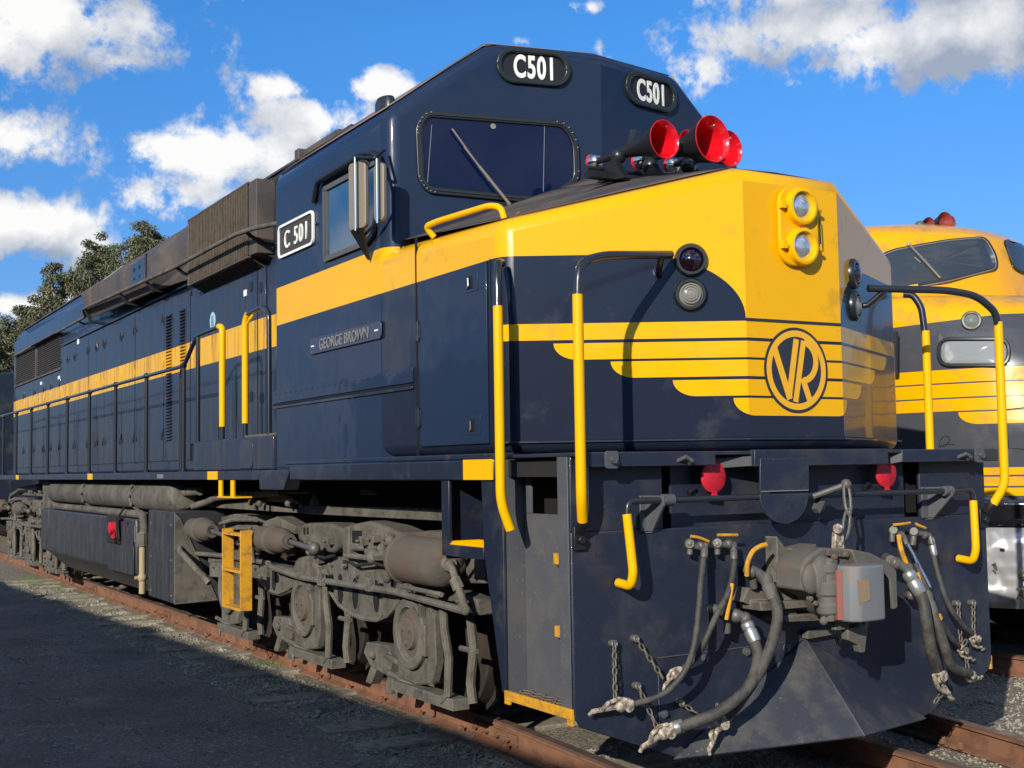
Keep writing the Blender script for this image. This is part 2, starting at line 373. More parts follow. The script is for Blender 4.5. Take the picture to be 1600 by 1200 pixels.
def thing(name, loc, label, cat, group=None):
    o = bpy.data.objects.new(name, None); COL.objects.link(o); o.location = loc; o.empty_display_size = .3
    o['label'] = label; o['category'] = cat
    if group: o['group'] = group
    return o
def tag(o, label, cat, group=None):
    o['label'] = label; o['category'] = cat
    if group: o['group'] = group
    return o
def structure(o): o['kind'] = 'structure'; return o

def text_mesh(name, s, origin, xdir, up, height, material, parent, xs=1.0, bold=.0, depth=.004, gap=1.0):
    cu = bpy.data.curves.new(name, 'FONT'); cu.body = s; cu.size = 1; cu.align_x = 'CENTER'; cu.align_y = 'CENTER'; cu.extrude = .5; cu.offset = bold; cu.space_character = gap
    cu.resolution_u = 6
    tmp = bpy.data.objects.new('tmp', cu); COL.objects.link(tmp)
    dg = bpy.context.evaluated_depsgraph_get(); me = bpy.data.meshes.new_from_object(tmp.evaluated_get(dg)); me.name = name
    bpy.data.objects.remove(tmp)
    zs = [v.co.y for v in me.vertices]; h = max(zs)-min(zs); k = height/h; cy = (max(zs)+min(zs))/2
    xv = [v.co.x for v in me.vertices]; cx = (max(xv)+min(xv))/2
    X = V(xdir).normalized(); U = V(up).normalized(); N = X.cross(U)
    for v in me.vertices:
        v.co = V(origin)+X*((v.co.x-cx)*k*xs)+U*((v.co.y-cy)*k)+N*(v.co.z*depth*2)
    me.materials.clear(); me.materials.append(material)
    o = bpy.data.objects.new(name, me); COL.objects.link(o)
    if parent is not None:
        o.parent = parent
        if parent.type == 'EMPTY': o.location = -parent.location
    return o

def stadium(c, X, U, w_, h_, n=10, r=None):
    """rounded rectangle outline, width w_, height h_, corner radius r"""
    c, X, U = V(c), V(X).normalized(), V(U).normalized(); r = h_/2 if r is None else r; out = []
    for (sx, sy, a0) in ((1, 1, 0), (-1, 1, 90), (-1, -1, 180), (1, -1, 270)):
        for i in range(n+1):
            a = radians(a0+90*i/n); out.append(c+X*(sx*(w_/2-r)+r*cos(a))+U*(sy*(h_/2-r)+r*sin(a)))
    return out
def frame_ring(mb, outer, inner, vec):
    """ring between two outlines of equal length, thickened by vec"""
    n = len(outer); vec = V(vec)
    vs = [V(p) for p in outer]+[V(p) for p in inner]+[V(p)+vec for p in outer]+[V(p)+vec for p in inner]; fs = []
    for i in range(n):
        j = (i+1) % n
        fs += [(i, j, n+j, n+i), (2*n+i, 3*n+i, 3*n+j, 2*n+j), (i, 2*n+i, 2*n+j, j), (n+i, n+j, 3*n+j, 3*n+i)]
    mb.add(vs, fs); return mb

# ================================================================== GROUND AND TRACKS
GZ = -.17
def ground_mat():
    M_ = bpy.data.materials.new('gravel_ground'); M_.use_nodes = True; t = NT(M_.node_tree); b = t.n['Principled BSDF']
    geo = t.new('ShaderNodeNewGeometry'); ob = geo.outputs['Position']
    s = t.new('ShaderNodeSeparateXYZ'); t.l.new(ob, s.inputs[0])
    vo = t.new('ShaderNodeTexVoronoi'); vo.inputs['Scale'].default_value = 55; t.l.new(ob, vo.inputs['Vector'])
    sc = t.new('ShaderNodeSeparateXYZ'); t.l.new(vo.outputs['Color'], sc.inputs[0])
    n_big = t.noise(ob, .9, 5, .6); n_f = t.noise(ob, 38, 5, .7)
    asph = t.mix(t.mapr(n_f, .3, .7), (.095, .080, .064), (.33, .285, .24)); asph = t.mix(t.mapr(sc.outputs[1], .5, 1.0, 0, .6), asph, (.22, .20, .175)); asph = t.mix(t.mapr(sc.outputs[0], .955, .97), asph, (.42, .39, .35)); asph = t.mix(t.mapr(t.noise(ob, .7, 4, .6), .42, .62, 0, .65), asph, (.12, .10, .084)); asph = t.mix(t.mapr(t.noise(ob, 1.6, 5, .65), .55, .72, 0, .6), asph, (.30, .28, .24))
    grav = t.mix(sc.outputs[0], (.15, .135, .10), (.40, .36, .28)); grav = t.mix(t.mapr(n_f, .40, .75), grav, (.10, .09, .07))
    edge = t.m('ADD', t.m('ADD', s.outputs[0], 1.62), t.m('MULTIPLY', t.m('SUBTRACT', n_big, .5), 1.6))
    f = t.mapr(edge, -.25, .35, 0, 1, True)
    c = t.mix(f, asph, grav)
    t.put(b.inputs['Base Color'], c); b.inputs['Roughness'].default_value = .95; b.inputs['Specular IOR Level'].default_value = .25
    bn = t.new('ShaderNodeBump'); bn.inputs['Distance'].default_value = .02; bn.inputs['Strength'].default_value = .9
    h = t.m('ADD', t.m('MULTIPLY', vo.outputs['Distance'], -.7), t.m('MULTIPLY', n_f, 1.1)); t.l.new(h, bn.inputs['Height']); t.l.new(bn.outputs[0], b.inputs['Normal'])
    return M_
m_ground = ground_mat()
random.seed(4)
g = MB()
nx, ny = 90, 90
xs = [-800, -200, -60]+[-14+i*.3 for i in range(nx)]+[60, 200, 800]; ys = [-300, -60]+[-7+i*.35 for i in range(ny)]+[60, 200, 1500]
from mathutils import noise as mnoise
def gh(x, y):
    return GZ+.018*mnoise.noise(V((x*.9, y*.9, 0)))+.012*mnoise.noise(V((x*3, y*3, 5)))
vv = [(x, y, gh(x, y) if abs(x) < 15 and abs(y) < 30 else GZ) for y in ys for x in xs]
W_ = len(xs); g.add(vv, [(j*W_+i, j*W_+i+1, (j+1)*W_+i+1, (j+1)*W_+i) for j in range(len(ys)-1) for i in range(W_-1)])
go = structure(g.build('ground', m_ground, smooth=60))

# stones lying on it
m_stone = mat('loose_stone', (.27, .245, .19), .9, var=.5, bump=.4)
m_stoned = mat('dark_stone', (.20, .185, .165), .9, var=.5, bump=.4)
def stones(n, region, smin, smax, seed):
    rnd = random.Random(seed); mb = MB()
    for _ in range(n):
        x, y = region(rnd); r = rnd.uniform(smin, smax)*(1 if rnd.random() < .93 else 1.9); z = gh(x, y)+r*.2
        a = rnd.uniform(0, pi); q = [V((cos(a+k*pi/2.0)*r*rnd.uniform(.7, 1.2), sin(a+k*pi/2)*r*rnd.uniform(.7, 1.2), rnd.uniform(-.2, .2)*r)) for k in range(4)]
        c = V((x, y, z)); T_ = c+V((rnd.uniform(-.3, .3)*r, rnd.uniform(-.3, .3)*r, r*rnd.uniform(.5, .9))); B_ = c-V((0, 0, r))
        o = len(mb.v); mb.v += [c+p for p in q]+[T_, B_]
        mb.f += [(o+k, o+(k+1) % 4, o+4) for k in range(4)]+[(o+(k+1) % 4, o+k, o+5) for k in range(4)]
    return mb
def shift(y): return -.03*max(0, 3-y)**1.6
NEARX = -.765
def reg1(r):
    y = -1.5+18*r.random()**1.5; return (-.90-.75*r.random()**1.6+shift(y), y)
o = stones(14000, reg1, .006, .017, 1).build('gravel', m_stone, smooth=0); o['kind'] = 'stuff'
def reg2(r): return (-.6+1.2*r.random()*1.1+shift(0), -1.4+3.0*r.random())
o = stones(4000, reg2, .006, .018, 2).build('gravel', m_stone, smooth=0); o['kind'] = 'stuff'
def reg3(r): return (-1.6-2.6*r.random(), -1.5+14*r.random()**1.4)
o = stones(16000, reg3, .004, .011, 3).build('gravel', m_stoned, smooth=0); o['kind'] = 'stuff'
def reg4(r): return (1.3+3.0*r.random(), -.4+4*r.random())
o = stones(5000, reg4, .006, .016, 6).build('gravel', m_stone, smooth=0); o['kind'] = 'stuff'

# grass tufts beside the rail
m_grass = mat('short_grass', (.10, .20, .03), .7, var=.4)
mb = MB(); rnd = random.Random(8)
def tuft(c, r_, n, h):
    for _ in range(n):
        a = rnd.uniform(0, 2*pi); d = r_*sqrt(rnd.random()); x = c[0]+cos(a)*d; y = c[1]+sin(a)*d*2.2; z = gh(x, y)-.005
        hh = h*rnd.uniform(.4, 1); l = rnd.uniform(-.6, .6); l2 = rnd.uniform(-.6, .6); w2 = .004
        mb.add([(x-w2, y, z), (x+w2, y, z), (x+l*hh, y+l2*hh, z+hh)], [(0, 1, 2)])
for (u, v_) in [(40, 905), (52, 912), (70, 910), (88, 922), (180, 938), (195, 935), (420, 1040), (330, 985), (140, 925)]:
    p = PZ(u, v_, GZ); tuft(p, .13, 110, .06)
for k in range(26):
    p = PZ(rnd.uniform(880, 1060), 0, GZ) if False else V((rnd.uniform(-.75, .05)-.15, rnd.uniform(-.25, .75), 0)); tuft(p, .05, 60, .05)
for k in range(14):
    p = V((-1.15+rnd.uniform(-.15, .1), rnd.uniform(.6, 6), 0)); tuft(p, .04, 30, .04)
o = mb.build('grass', m_grass, smooth=0); o['kind'] = 'stuff'

# sleepers
sl_label = 'weathered timber sleeper end beside the rusty near rail'
def sleeper(x0, x1, y, group, label, top=-.135, wd=.24):
    mb = MB(); r = random.Random(int(y*1000)+int(x0*50))
    a = r.uniform(-.015, .015)
    n = 7
    vs = []; 
    for i in range(n+1):
        x = x0+(x1-x0)*i/n
        for (yy, zz) in ((-wd/2, GZ-.1), (-wd/2, top), (wd/2, top), (wd/2, GZ-.1)):
            vs.append((x, y+yy+a*(x-x0)+r.uniform(-.006, .006), zz+(r.uniform(-.006, .006) if zz > GZ-.05 else 0)))
    fs = [(0, 1, 2, 3), (4*n+3, 4*n+2, 4*n+1, 4*n)]
    for i in range(n):
        for k in range(4): j = (k+1) % 4; fs.append((4*i+k, 4*i+4+k, 4*i+4+j, 4*i+j))
    mb.add(vs, fs)
    return tag(mb.build('sleeper', m_wood, bevel=.008), label, 'sleeper', group)
for i in range(34):
    y = -2.2+i*.66
    if y > 18: break
    s_ = shift(y)
    lab = 'weathered timber sleeper under the front locomotive, its end showing beside the near rail'
    sleeper(-1.52+s_+.1*sin(i*2.3), 1.34+s_, y, 'sleepers under the front locomotive track', lab, top=(-.143 if i in (3, 5, 7, 8, 10) or i > 11 and (i*7) % 5 in (0, 3, 4) else -.176))

# rails : web, foot and head swept along a gently curving line
RAILP = [(-.07, -.165), (-.07, -.150), (-.012, -.132), (-.010, -.040), (-.035, -.028), (-.036, -.004), (-.030, 0), (.030, 0), (.036, -.004), (.035, -.028), (.010, -.040), (.012, -.132), (.07, -.150), (.07, -.165)]
def rail(path, name, label, group, bolts=()):
    root = thing(name, (path[0][0], path[0][1], -.16), label, 'rail', group)
    for (nm, prof, m_) in (('rail_web', RAILP, m_rust), ('rail_head', [(-.0365, -.012), (-.0365, -.003), (-.0305, .0015), (.0305, .0015), (.0365, -.003), (.0365, -.012)], m_railtop)):
        mb = MB(); n = len(prof); vs = []
        for i, (x, y) in enumerate(path):
            a = path[max(i-1, 0)]; b = path[min(i+1, len(path)-1)]; d = V((b[0]-a[0], b[1]-a[1], 0)).normalized(); nrm = V((d.y, -d.x, 0))
            vs += [(x+nrm.x*p, y+nrm.y*p, z) for p, z in prof]
        fs = [tuple(range(n)), tuple((len(path)-1)*n+k for k in range(n-1, -1, -1))]
        for i in range(len(path)-1):
            for k in range(n): j = (k+1) % n; fs.append((i*n+k, (i+1)*n+k, (i+1)*n+j, i*n+j))
        mb.add(vs, fs); mb.build(nm, m_, root, smooth=35)
    return root
def curve_path(x0, ya, yb, step=.25, fn=shift):
    n = int((yb-ya)/step); return [(x0+fn(ya+(yb-ya)*i/n), ya+(yb-ya)*i/n) for i in range(n+1)]
NR = rail(curve_path(-.765+.036, -4.5, 45, .3), 'rail', 'rusty rail nearest the dark gravel, under the front locomotive', None)
FR = rail(curve_path(.90-.036, -4.5, 45, .3), 'rail', 'rail with a worn bright top running out from under the snowplough centre', None)
AR = rail([(1.64+.2*(y-.55)-.03*max(0, .2-y)**1.6, y) for y in [(-4.5+.4*i) for i in range(45)]], 'rail', 'outer rusty rail at the right, first beyond the snowplough blade', None)
L2R = [rail([(x_, y) for y in (-6, 0, 10, 30, 45)], 'rail', lab, None) for x_, lab in ((4.12, 'rusty rail under the near side of the second locomotive'), (5.72, 'far rail beneath the second locomotive'))]
# fishplates and bolts on the near rail
def fishplate(root, y, x0, fn, L=.62, side=-1):
    mb = MB(); n = 6; vs = []
    for i in range(n+1):
        yy = y-L/2+L*i/n; xx = x0+fn(yy)
        for (dx, z) in ((.012, -.118), (.030, -.118), (.036, -.05), (.014, -.05)): vs.append((xx+side*dx, yy, z))
    fs = [(0, 1, 2, 3), (4*n+3, 4*n+2, 4*n+1, 4*n)]
    for i in range(n):
        for k in range(4): j = (k+1) % 4; fs.append((4*i+k, 4*i+4+k, 4*i+4+j, 4*i+j))
    mb.add(vs, fs); fp = mb.build('fishplate', m_rust, root, bevel=.003)
    for k in range(4):
        yy = y-L/2+L*(k+.5)/4; xx = x0+fn(yy)+side*.034; b = MB(); b.cyl((xx, yy, -.082), (xx+side*.03, yy, -.082), .016, 6); b.cyl((xx+side*.03, yy, -.082), (xx+side*.045, yy, -.082), .010, 8); b.build('bolt', m_rust, fp)
for y in (2.05, 6.6, 10.4, 14.5): fishplate(NR, y, -.729, shift)
def spikes(root, x0, fn, ys, side=-1):
    for y in ys:
        b = MB(); xx = x0+fn(y)+side*.075; b.box((xx-.02, y-.018, -.15), (xx+.02, y+.018, -.118)); b.cyl((xx, y, -.12), (xx, y, -.104), .02, 8); b.build('rail_spike', m_rust, root, bevel=.004)
spikes(NR, -.729, shift, [-1.5+.66*i for i in range(22)])
afn = lambda y: .2*(y-.55)-.03*max(0, .2-y)**1.6
fishplate(AR, -.62, 1.64, afn, .7); spikes(AR, 1.64, afn, [.45, .28, -1.3, -1.9])
fishplate(FR, -1.3, .864, shift, .6)

# ================================================================== FRONT LOCOMOTIVE
ROOT = thing('diesel_locomotive', (0, 10, 0), 'navy and yellow diesel locomotive in front, with angular cab, snowplough and winged round emblem', 'locomotive')
def B(mb, name, m_, parent=ROOT, **k): return mb.build(name, m_, parent, **k)
W = 1.48
# ---- nose
def facet_y(x): return max(0, (abs(x)-.343))*.5805
nb = MB()
XS = [-1.48, -.343, .343, 1.48]
def nose_top(x, y):
    ax = abs(x); zf = 3.218-.24*max(0, ax-.343); zc = 3.585-.38*ax+.02
    yf = facet_y(x); yc = 1.83+.2*ax; u = (y-yf)/(yc-yf); return zf+(zc-zf)*u
lo, hi, idx = [], [], 0
plan_f = [(-1.478, .655), (-.343, 0), (.343, 0), (1.478, .655)]; plan_r = [(1.478, 2.4), (.343, 2.2), (-.343, 2.2), (-1.478, 2.4)]
plan = plan_f+plan_r
vs = [(x, y, 1.692) for x, y in plan]+[(x, y, nose_top(x, y)-(.05 if y > 1 else 0)) for x, y in plan]
fs = [tuple(range(7, -1, -1))]+[(i, (i+1) % 8, (i+1) % 8+8, i+8) for i in range(8)]+[(8, 9, 14, 15), (9, 10, 13, 14), (10, 11, 12, 13)]
nb.add(vs, fs); nose = B(nb, 'nose', m_nose, bevel=.072, bseg=4, bang=38, smooth=20)
# lip round the foot of the nose
lip = MB(); q = [(-1.486, .64), (-.345, -.009), (.345, -.009), (1.486, .64)]
for a, b in zip(q[:-1], q[1:]):
    lip.prism([(a[0], a[1], 1.757), (b[0], b[1], 1.757), (b[0], b[1]+.03, 1.757), (a[0], a[1]+.03, 1.757)], (0, 0, -.008))
B(lip, 'nose_lip', m_navy, nose)
# walkway-brown paint on the nose top
tp = MB(); e = .006
def tpp(x, y): return (x, y, nose_top(x, y)+e)
for (xa, ya), (xb, yb), (xc, yc), (xd, yd) in ((( -1.36, .80), (-.33, .13), (-.33, 1.88), (-1.38, 2.10)), ((-.33, .13), (.33, .13), (.33, 1.88), (-.33, 1.88)), ((.33, .13), (1.36, .80), (1.38, 2.10), (.33, 1.88))):
    G = 12; o = len(tp.v)
    for j in range(G+1):
        for i in range(G+1):
            s_, q_ = i/G, j/G; x = (xa*(1-s_)+xb*s_)*(1-q_)+(xd*(1-s_)+xc*s_)*q_; y = (ya*(1-s_)+yb*s_)*(1-q_)+(yd*(1-s_)+yc*s_)*q_; tp.v.append(V(tpp(x, y)))
    tp.f += [(o+j*(G+1)+i, o+j*(G+1)+i+1, o+(j+1)*(G+1)+i+1, o+(j+1)*(G+1)+i) for j in range(G) for i in range(G)]
B(tp, 'nose_walkway', m_roof, nose, solid=.004)

# ---- cab
cb = MB()
prof = [(-1.48, 1.56), (-1.48, 3.93), (-.77, 4.455), (0, 4.46), (.77, 4.455), (1.48, 3.93), (1.48, 1.56), (0, 1.56)]
fr = [(x, 1.83+.2*abs(x), z) for x, z in prof]; bk = [(x, 4.29, z) for x, z in prof]; n = 8
cb.add(fr+bk, [(0, 1, 2, 3, 7), (3, 4, 5, 6, 7), (15, 11, 10, 9, 8), (15, 14, 13, 12, 11)]+[(i, i+8, (i+1) % 8+8, (i+1) % 8) for i in range(8)])
cab = B(cb, 'cab', m_cab, bevel=.095, bseg=4, bang=25, smooth=20)
# brown weathered roof sheets
rf = MB()
for sx in (-1, 1):
    rf.add([(sx*1.44, 2.2, 3.968), (sx*.79, 2.05, 4.449), (sx*.79, 4.27, 4.449), (sx*1.44, 4.27, 3.968)], [(0, 1, 2, 3)])
rf.add([(-.76, 2.06, 4.462), (0, 1.92, 4.467), (.76, 2.06, 4.462), (.76, 4.27, 4.462), (-.76, 4.27, 4.462)], [(0, 1, 2, 3, 4)])
B(rf, 'cab_roof', mat('brown_roof_sheet', (.19, .13, .105), .6, dirt=(.07, .05, .04), dirt_amt=.3), cab, solid=.004)
rv = MB(); p = PX(602, 146, -.88); rv.lathe(V((-1.2, 2.74, 4.10)), (-.0, -.0, 1), [(0, .060), (.07, .062), (.105, .05), (.118, .02)], 18)
for v_ in rv.v: v_.y = 2.74+(v_.y-2.74)*1.9
B(rv, 'roof_vent', m_gasket, cab)

# cab front plane helper
def CF(x, z, off=0.0):
    n_ = V((.2, -1, 0)).normalized() if x > 0 else V((-.2, -1, 0)).normalized()
    return V((x, 1.83+.2*abs(x), z))+n_*off
def plane_hit(u, v_, P, N): d = ray(u, v_); P = V(P); N = V(N); k = ((P-CAM).dot(N))/d.dot(N); return CAM+d*k
KP = lambda u, v_: plane_hit(u, v_, (0, 1.83, 0), (.2, 1, 0))
def round_poly(pts, r, n=6):
    out = []; N = len(pts)
    for i in range(N):
        a, b, c = V(pts[i-1]), V(pts[i]), V(pts[(i+1) % N]); d1 = (a-b); d2 = (c-b); k = min(r, d1.length*.45, d2.length*.45)
        p0 = b+d1.normalized()*k; p2 = b+d2.normalized()*k
        for j in range(n+1): u = j/n; out.append(p0*(1-u)**2+b*2*u*(1-u)+p2*u*u)
    return out
def scale_poly(pts, k):
    c = V((0, 0, 0)); 
    for p in pts: c += p
    c /= len(pts); return [c+(p-c)*k for p in pts], c
def inset(pts, d):
    c = V((0, 0, 0))
    for p in pts: c += p
    c /= len(pts); N = len(pts); out = []
    nn = (pts[1]-pts[0]).cross(c-pts[0]).normalized()
    for i in range(N):
        tg = (pts[(i+1) % N]-pts[i-1]).normalized(); n_ = nn.cross(tg)
        if n_.dot(c-pts[i]) < 0: n_ = -n_
        out.append(pts[i]+n_*d)
    return out
fn = V((-.2, -1, 0)).normalized()
wpx = [(648, 196), (664, 173), (884, 190), (903, 222), (905, 286), (850, 320), (668, 303), (652, 284)]
wout = round_poly([KP(u, v_)+fn*.004 for u, v_ in wpx], .075, 5)
win = inset(wout, .045); win2 = inset(wout, .018)
ws = MB(); frame_ring(ws, wout, win, fn*.018); wsf = B(ws, 'windscreen_gasket', m_gasket, cab, bevel=.006)
ws = MB(); frame_ring(ws, inset(wout, .022), inset(wout, .030), fn*.026); B(ws, 'gasket_bead', m_pipe, wsf)
gl = MB(); gl.prism([p-fn*.004 for p in win], fn*.008); wg = B(gl, 'windscreen', m_glass, cab)
# blinds edges seen through the glass and a cab lamp
bl = MB()
for (u0, v0, u1, v1) in ((674, 196, 667, 292), (850, 196, 848, 300)):
    a, b = KP(u0, v0)+fn*.011, KP(u1, v1)+fn*.011; bl.tube([a, b], .0024, 6)
B(bl, 'blind_edge', m_silver, wg)
lp = MB(); c = KP(770, 198)+fn*.009; lp.lathe(c, fn, [(0, .020), (.004, .018)], 16); B(lp, 'cab_lamp', m_lensgrey, wg)
rb = MB()
for i, p in enumerate(inset(wout, .012)):
    if i % 2 == 0: rb.ball(p+fn*.024, .0055, 6)
B(rb, 'gasket_studs', m_silver, wsf)
# wiper
wp = MB(); a = KP(793, 322)+fn*.05; b = KP(745, 262)+fn*.05; c = KP(722, 232)+fn*.05; d = KP(704, 203)+fn*.035; e_ = KP(762, 284)+fn*.035
wp.tube([a, b], .010, 8); wp.tube([b, c], .007, 8); wp.tube([d, e_], .006, 8); wpo = B(wp, 'wiper', mat('tan_wiper_metal', (.22, .19, .15), .5), cab)
wm = MB(); wm.ball(a-fn*.02, .028, 10); wm.cyl(KP(800, 326), KP(800, 326)+fn*.03, .018, 10); B(wm, 'wiper_motor', m_black, wpo)
# second wiper arm folded on the nose top
wp = MB(); a, b = KP(880, 310)+fn*.06, KP(920, 293)+fn*.06
wp.tube([a, b], .012, 8); wp.tube([b, KP(925, 300)+fn*.03], .012, 6); wp.tube([a+V((0, 0, -.012)), b+V((-.02, 0, -.02))], .008, 6); B(wp, 'folded_wiper', m_black, cab)

# headboards
def headboard(cx, cz, sx):
    X_ = V((1, .2*(1 if sx > 0 else -1), 0)).normalized(); U_ = V((0, 0, 1)); N_ = V((.2*sx, -1, 0)).normalized()
    c = V((cx, 1.83+.2*abs(cx), cz))
    r1 = stadium(c, X_, U_, .53, .245); r2 = stadium(c, X_, U_, .455, .175)
    mb = MB(); frame_ring(mb, r1, r2, N_*.028); hb = B(mb, 'number_board', m_gasket, cab, bevel=.008)
    mb = MB(); mb.prism([p+N_*.003 for p in r2], N_*.003); B(mb, 'board_glass', m_black, hb)
    text_mesh('number_text', 'C501', c+N_*.009, X_, U_, .160, m_white, hb, xs=.60, bold=.028, depth=.002, gap=1.12)
headboard(-.483, 4.297, -1); headboard(.483, 4.262, 1)

# cab side : window, plates
XL = -W
def SP(u, v_, off=0.0): p = PX(u, v_, XL); p.x -= off; return p
def spoly(pts, off, depth, mb=None):
    mb = mb or MB(); mb.prism([SP(u, v_, off) for u, v_ in pts], (-depth, 0, 0)); return mb
def yz(y, z, off=0): return V((XL-off, y, z))
wo_ = round_poly([yz(3.17, 3.635), yz(2.20, 3.635), yz(2.14, 3.45), yz(2.30, 3.14), yz(2.42, 3.095), yz(3.17, 3.095)], .03, 3)
wi_ = inset(wo_, .035)
mb = MB(); frame_ring(mb, wo_, wi_, V((-.022, 0, 0))); sw = B(mb, 'side_window', m_steel, cab, bevel=.004)
mb = MB(); mb.prism([p+V((-.003, 0, 0)) for p in wi_], (-.004, 0, 0)); B(mb, 'window_pane', m_glass_side, sw)
mb = MB(); mb.box((XL-.024, 2.47, 3.12), (XL-.003, 2.51, 3.62)); mb.box((XL-.018, 3.10, 3.12), (XL-.004, 3.12, 3.60)); B(mb, 'window_post', m_steel, sw)
# drip moulding over the window
mb = MB(); mb.tube([yz(3.34, 3.56, .02), yz(3.24, 3.69, .03), yz(2.42, 3.69, .05), yz(2.18, 3.655, .05), yz(2.12, 3.56, .03)], .022, 10, bend=.05); B(mb, 'window_hood', m_black, cab)
# mirrors on arms
for (ya, yb, xo, zt, zb) in ((2.36, 2.18, .14, 3.61, 3.17), (2.00, 1.90, .13, 3.53, 3.165)):
    mb = MB(); ring_ = stadium(V((XL-xo, (ya+yb)/2, (zt+zb)/2)), V((-.25, 1, 0)), (0, 0, 1), ya-yb, zt-zb, 4, .03); mb.prism(ring_, (.03, .01, 0)); mi = B(mb, 'mirror', mat('mirror_back', (.25, .21, .15), .5, metal=.2), cab, bevel=.006)
    mb = MB(); mb.cyl((XL-xo-.022, (ya+yb)/2-.03, zb-.02), (XL-xo-.022, (ya+yb)/2-.03, zt+.02), .009, 10); B(mb, 'mirror_post', m_chrome, mi)
mb = MB(); mb.tube([yz(2.3, 3.68, .02), yz(2.26, 3.64, .16), yz(1.95, 3.56, .15), yz(2.1, 3.66, .02)], .010, 8, bend=.03)
mb.tube([yz(2.16, 3.66, .04), yz(2.08, 3.55, .05), yz(2.03, 3.34, .05), yz(2.12, 3.19, .07), yz(2.32, 3.11, .10)], .010, 8, bend=.06)
mb.prism([yz(2.36, 3.17, .13), yz(2.18, 3.16, .13), yz(2.36, 2.99, .01)], (-.02, 0, 0)); B(mb, 'mirror_bracket', m_black, cab)
# number plate on the side
c = yz(3.745, 3.388, 0); Xp = V((0, -1, 0)); Up = V((0, .0, 1))
mb = MB(); frame_ring(mb, stadium(c+V((-.004, 0, 0)), Xp, Up, .75, .255, 6, .05), stadium(c+V((-.004, 0, 0)), Xp, Up, .71, .218, 6, .036), V((-.016, 0, 0))); npl = B(mb, 'number_plate', m_white, cab)
mb = MB(); mb.prism(stadium(c+V((-.003, 0, 0)), Xp, Up, .715, .222, 6, .036), (-.006, 0, 0)); B(mb, 'plate_field', mat('plate_black', (.05, .042, .035), .6), npl)
text_mesh('number_text', 'C 501', c+V((-.013, 0, 0)), Xp, Up, .135, m_white, npl, xs=.92, bold=.004, depth=.004, gap=1.22)
mb = MB()
for yy, zz in ((4.16, 3.39), (3.33, 3.40)): mb.ball(yz(yy, zz, .008), .014, 8)
B(mb, 'plate_bolt', m_navy, npl)
# name plate
c = yz(2.82, 2.517, 0); mb = MB(); mb.prism(stadium(c+V((-.003, 0, 0)), Xp, Up, 1.26, .118, 5, .03), (-.012, 0, 0)); nm = B(mb, 'name_plate', mat('plate_navy', (.016, .022, .055), .4, coat=.5), cab, bevel=.004)
text_mesh('name_text', 'GEORGE BROWN', c+V((-.017, 0, 0)), Xp, Up, .078, m_gold, nm, xs=.98, bold=.006, depth=.003, gap=1.04)
mb = MB()
for yy in (3.39, 2.26): mb.box(yz(yy-.025, 2.512, .015), yz(yy+.025, 2.522, .019))
B(mb, 'plate_fixing', m_white, nm)
# body side seams, riveted strip and the dark slot
mb = MB()
mb.box((XL-.003, 1.735, 2.128), (XL+.01, 4.285, 2.142))
mb.box((XL-.0025, 1.690, 1.69), (XL+.01, 1.702, 3.03)); B(mb, 'panel_gap', m_seam, cab)
mb = MB(); mb.box((XL-.010, 1.74, 2.146), (XL+.001, 4.28, 2.24)); ledge = B(mb, 'riveted_strip', m_cab, cab, bevel=.003)
mb = MB(); mb.box((XL-.012, 1.74, 2.105), (XL+.001, 4.28, 2.125)); B(mb, 'slot_sill', m_navy, cab, bevel=.003)
mb = MB()
for i in range(22): mb.ball((XL-.010, 1.85+i*.112, 2.215), .006, 5)
B(mb, 'rivets', m_cab, ledge)
# nose side door
mb = MB(); mb.box((XL-.008, .80, 1.752), (XL+.001, 1.635, 2.748)); dr = B(mb, 'nose_door', m_cab, bevel=.004)
mb = MB()
for zz in (2.45, 1.93): mb.cyl((XL-.014, 1.655, zz-.06), (XL-.014, 1.655, zz+.06), .012, 8); mb.box((XL-.012, 1.62, zz-.045), (XL-.004, 1.70, zz+.045))
B(mb, 'door_hinge', m_navy, dr)
for (u, v_) in ((739, 441), (743, 664)):
    c = PX(u, v_, XL); mb = MB(); mb.box((XL-.011, c.y-.075, c.z-.055), (XL-.007, c.y+.075, c.z+.055)); lt = B(mb, 'door_latch', m_cab, dr, bevel=.003)
    mb = MB(); mb.box((XL-.014, c.y-.01, c.z-.035), (XL-.010, c.y+.055, c.z+.035)); B(mb, 'latch_recess', m_void, lt)
    mb = MB(); mb.tube([(XL-.02, c.y+.03, c.z+.025), (XL-.026, c.y+.01, c.z+.02), (XL-.026, c.y+.01, c.z-.02), (XL-.02, c.y+.03, c.z-.03)], .006, 6); B(mb, 'latch_handle', m_chrome, lt)
# second plain panel line on the nose side
mb = MB()
for yy in (.765,): mb.box((XL-.0015, yy-.003, 1.73), (XL+.01, yy+.003, 2.755))
B(mb, 'panel_seam', m_seam, nose)

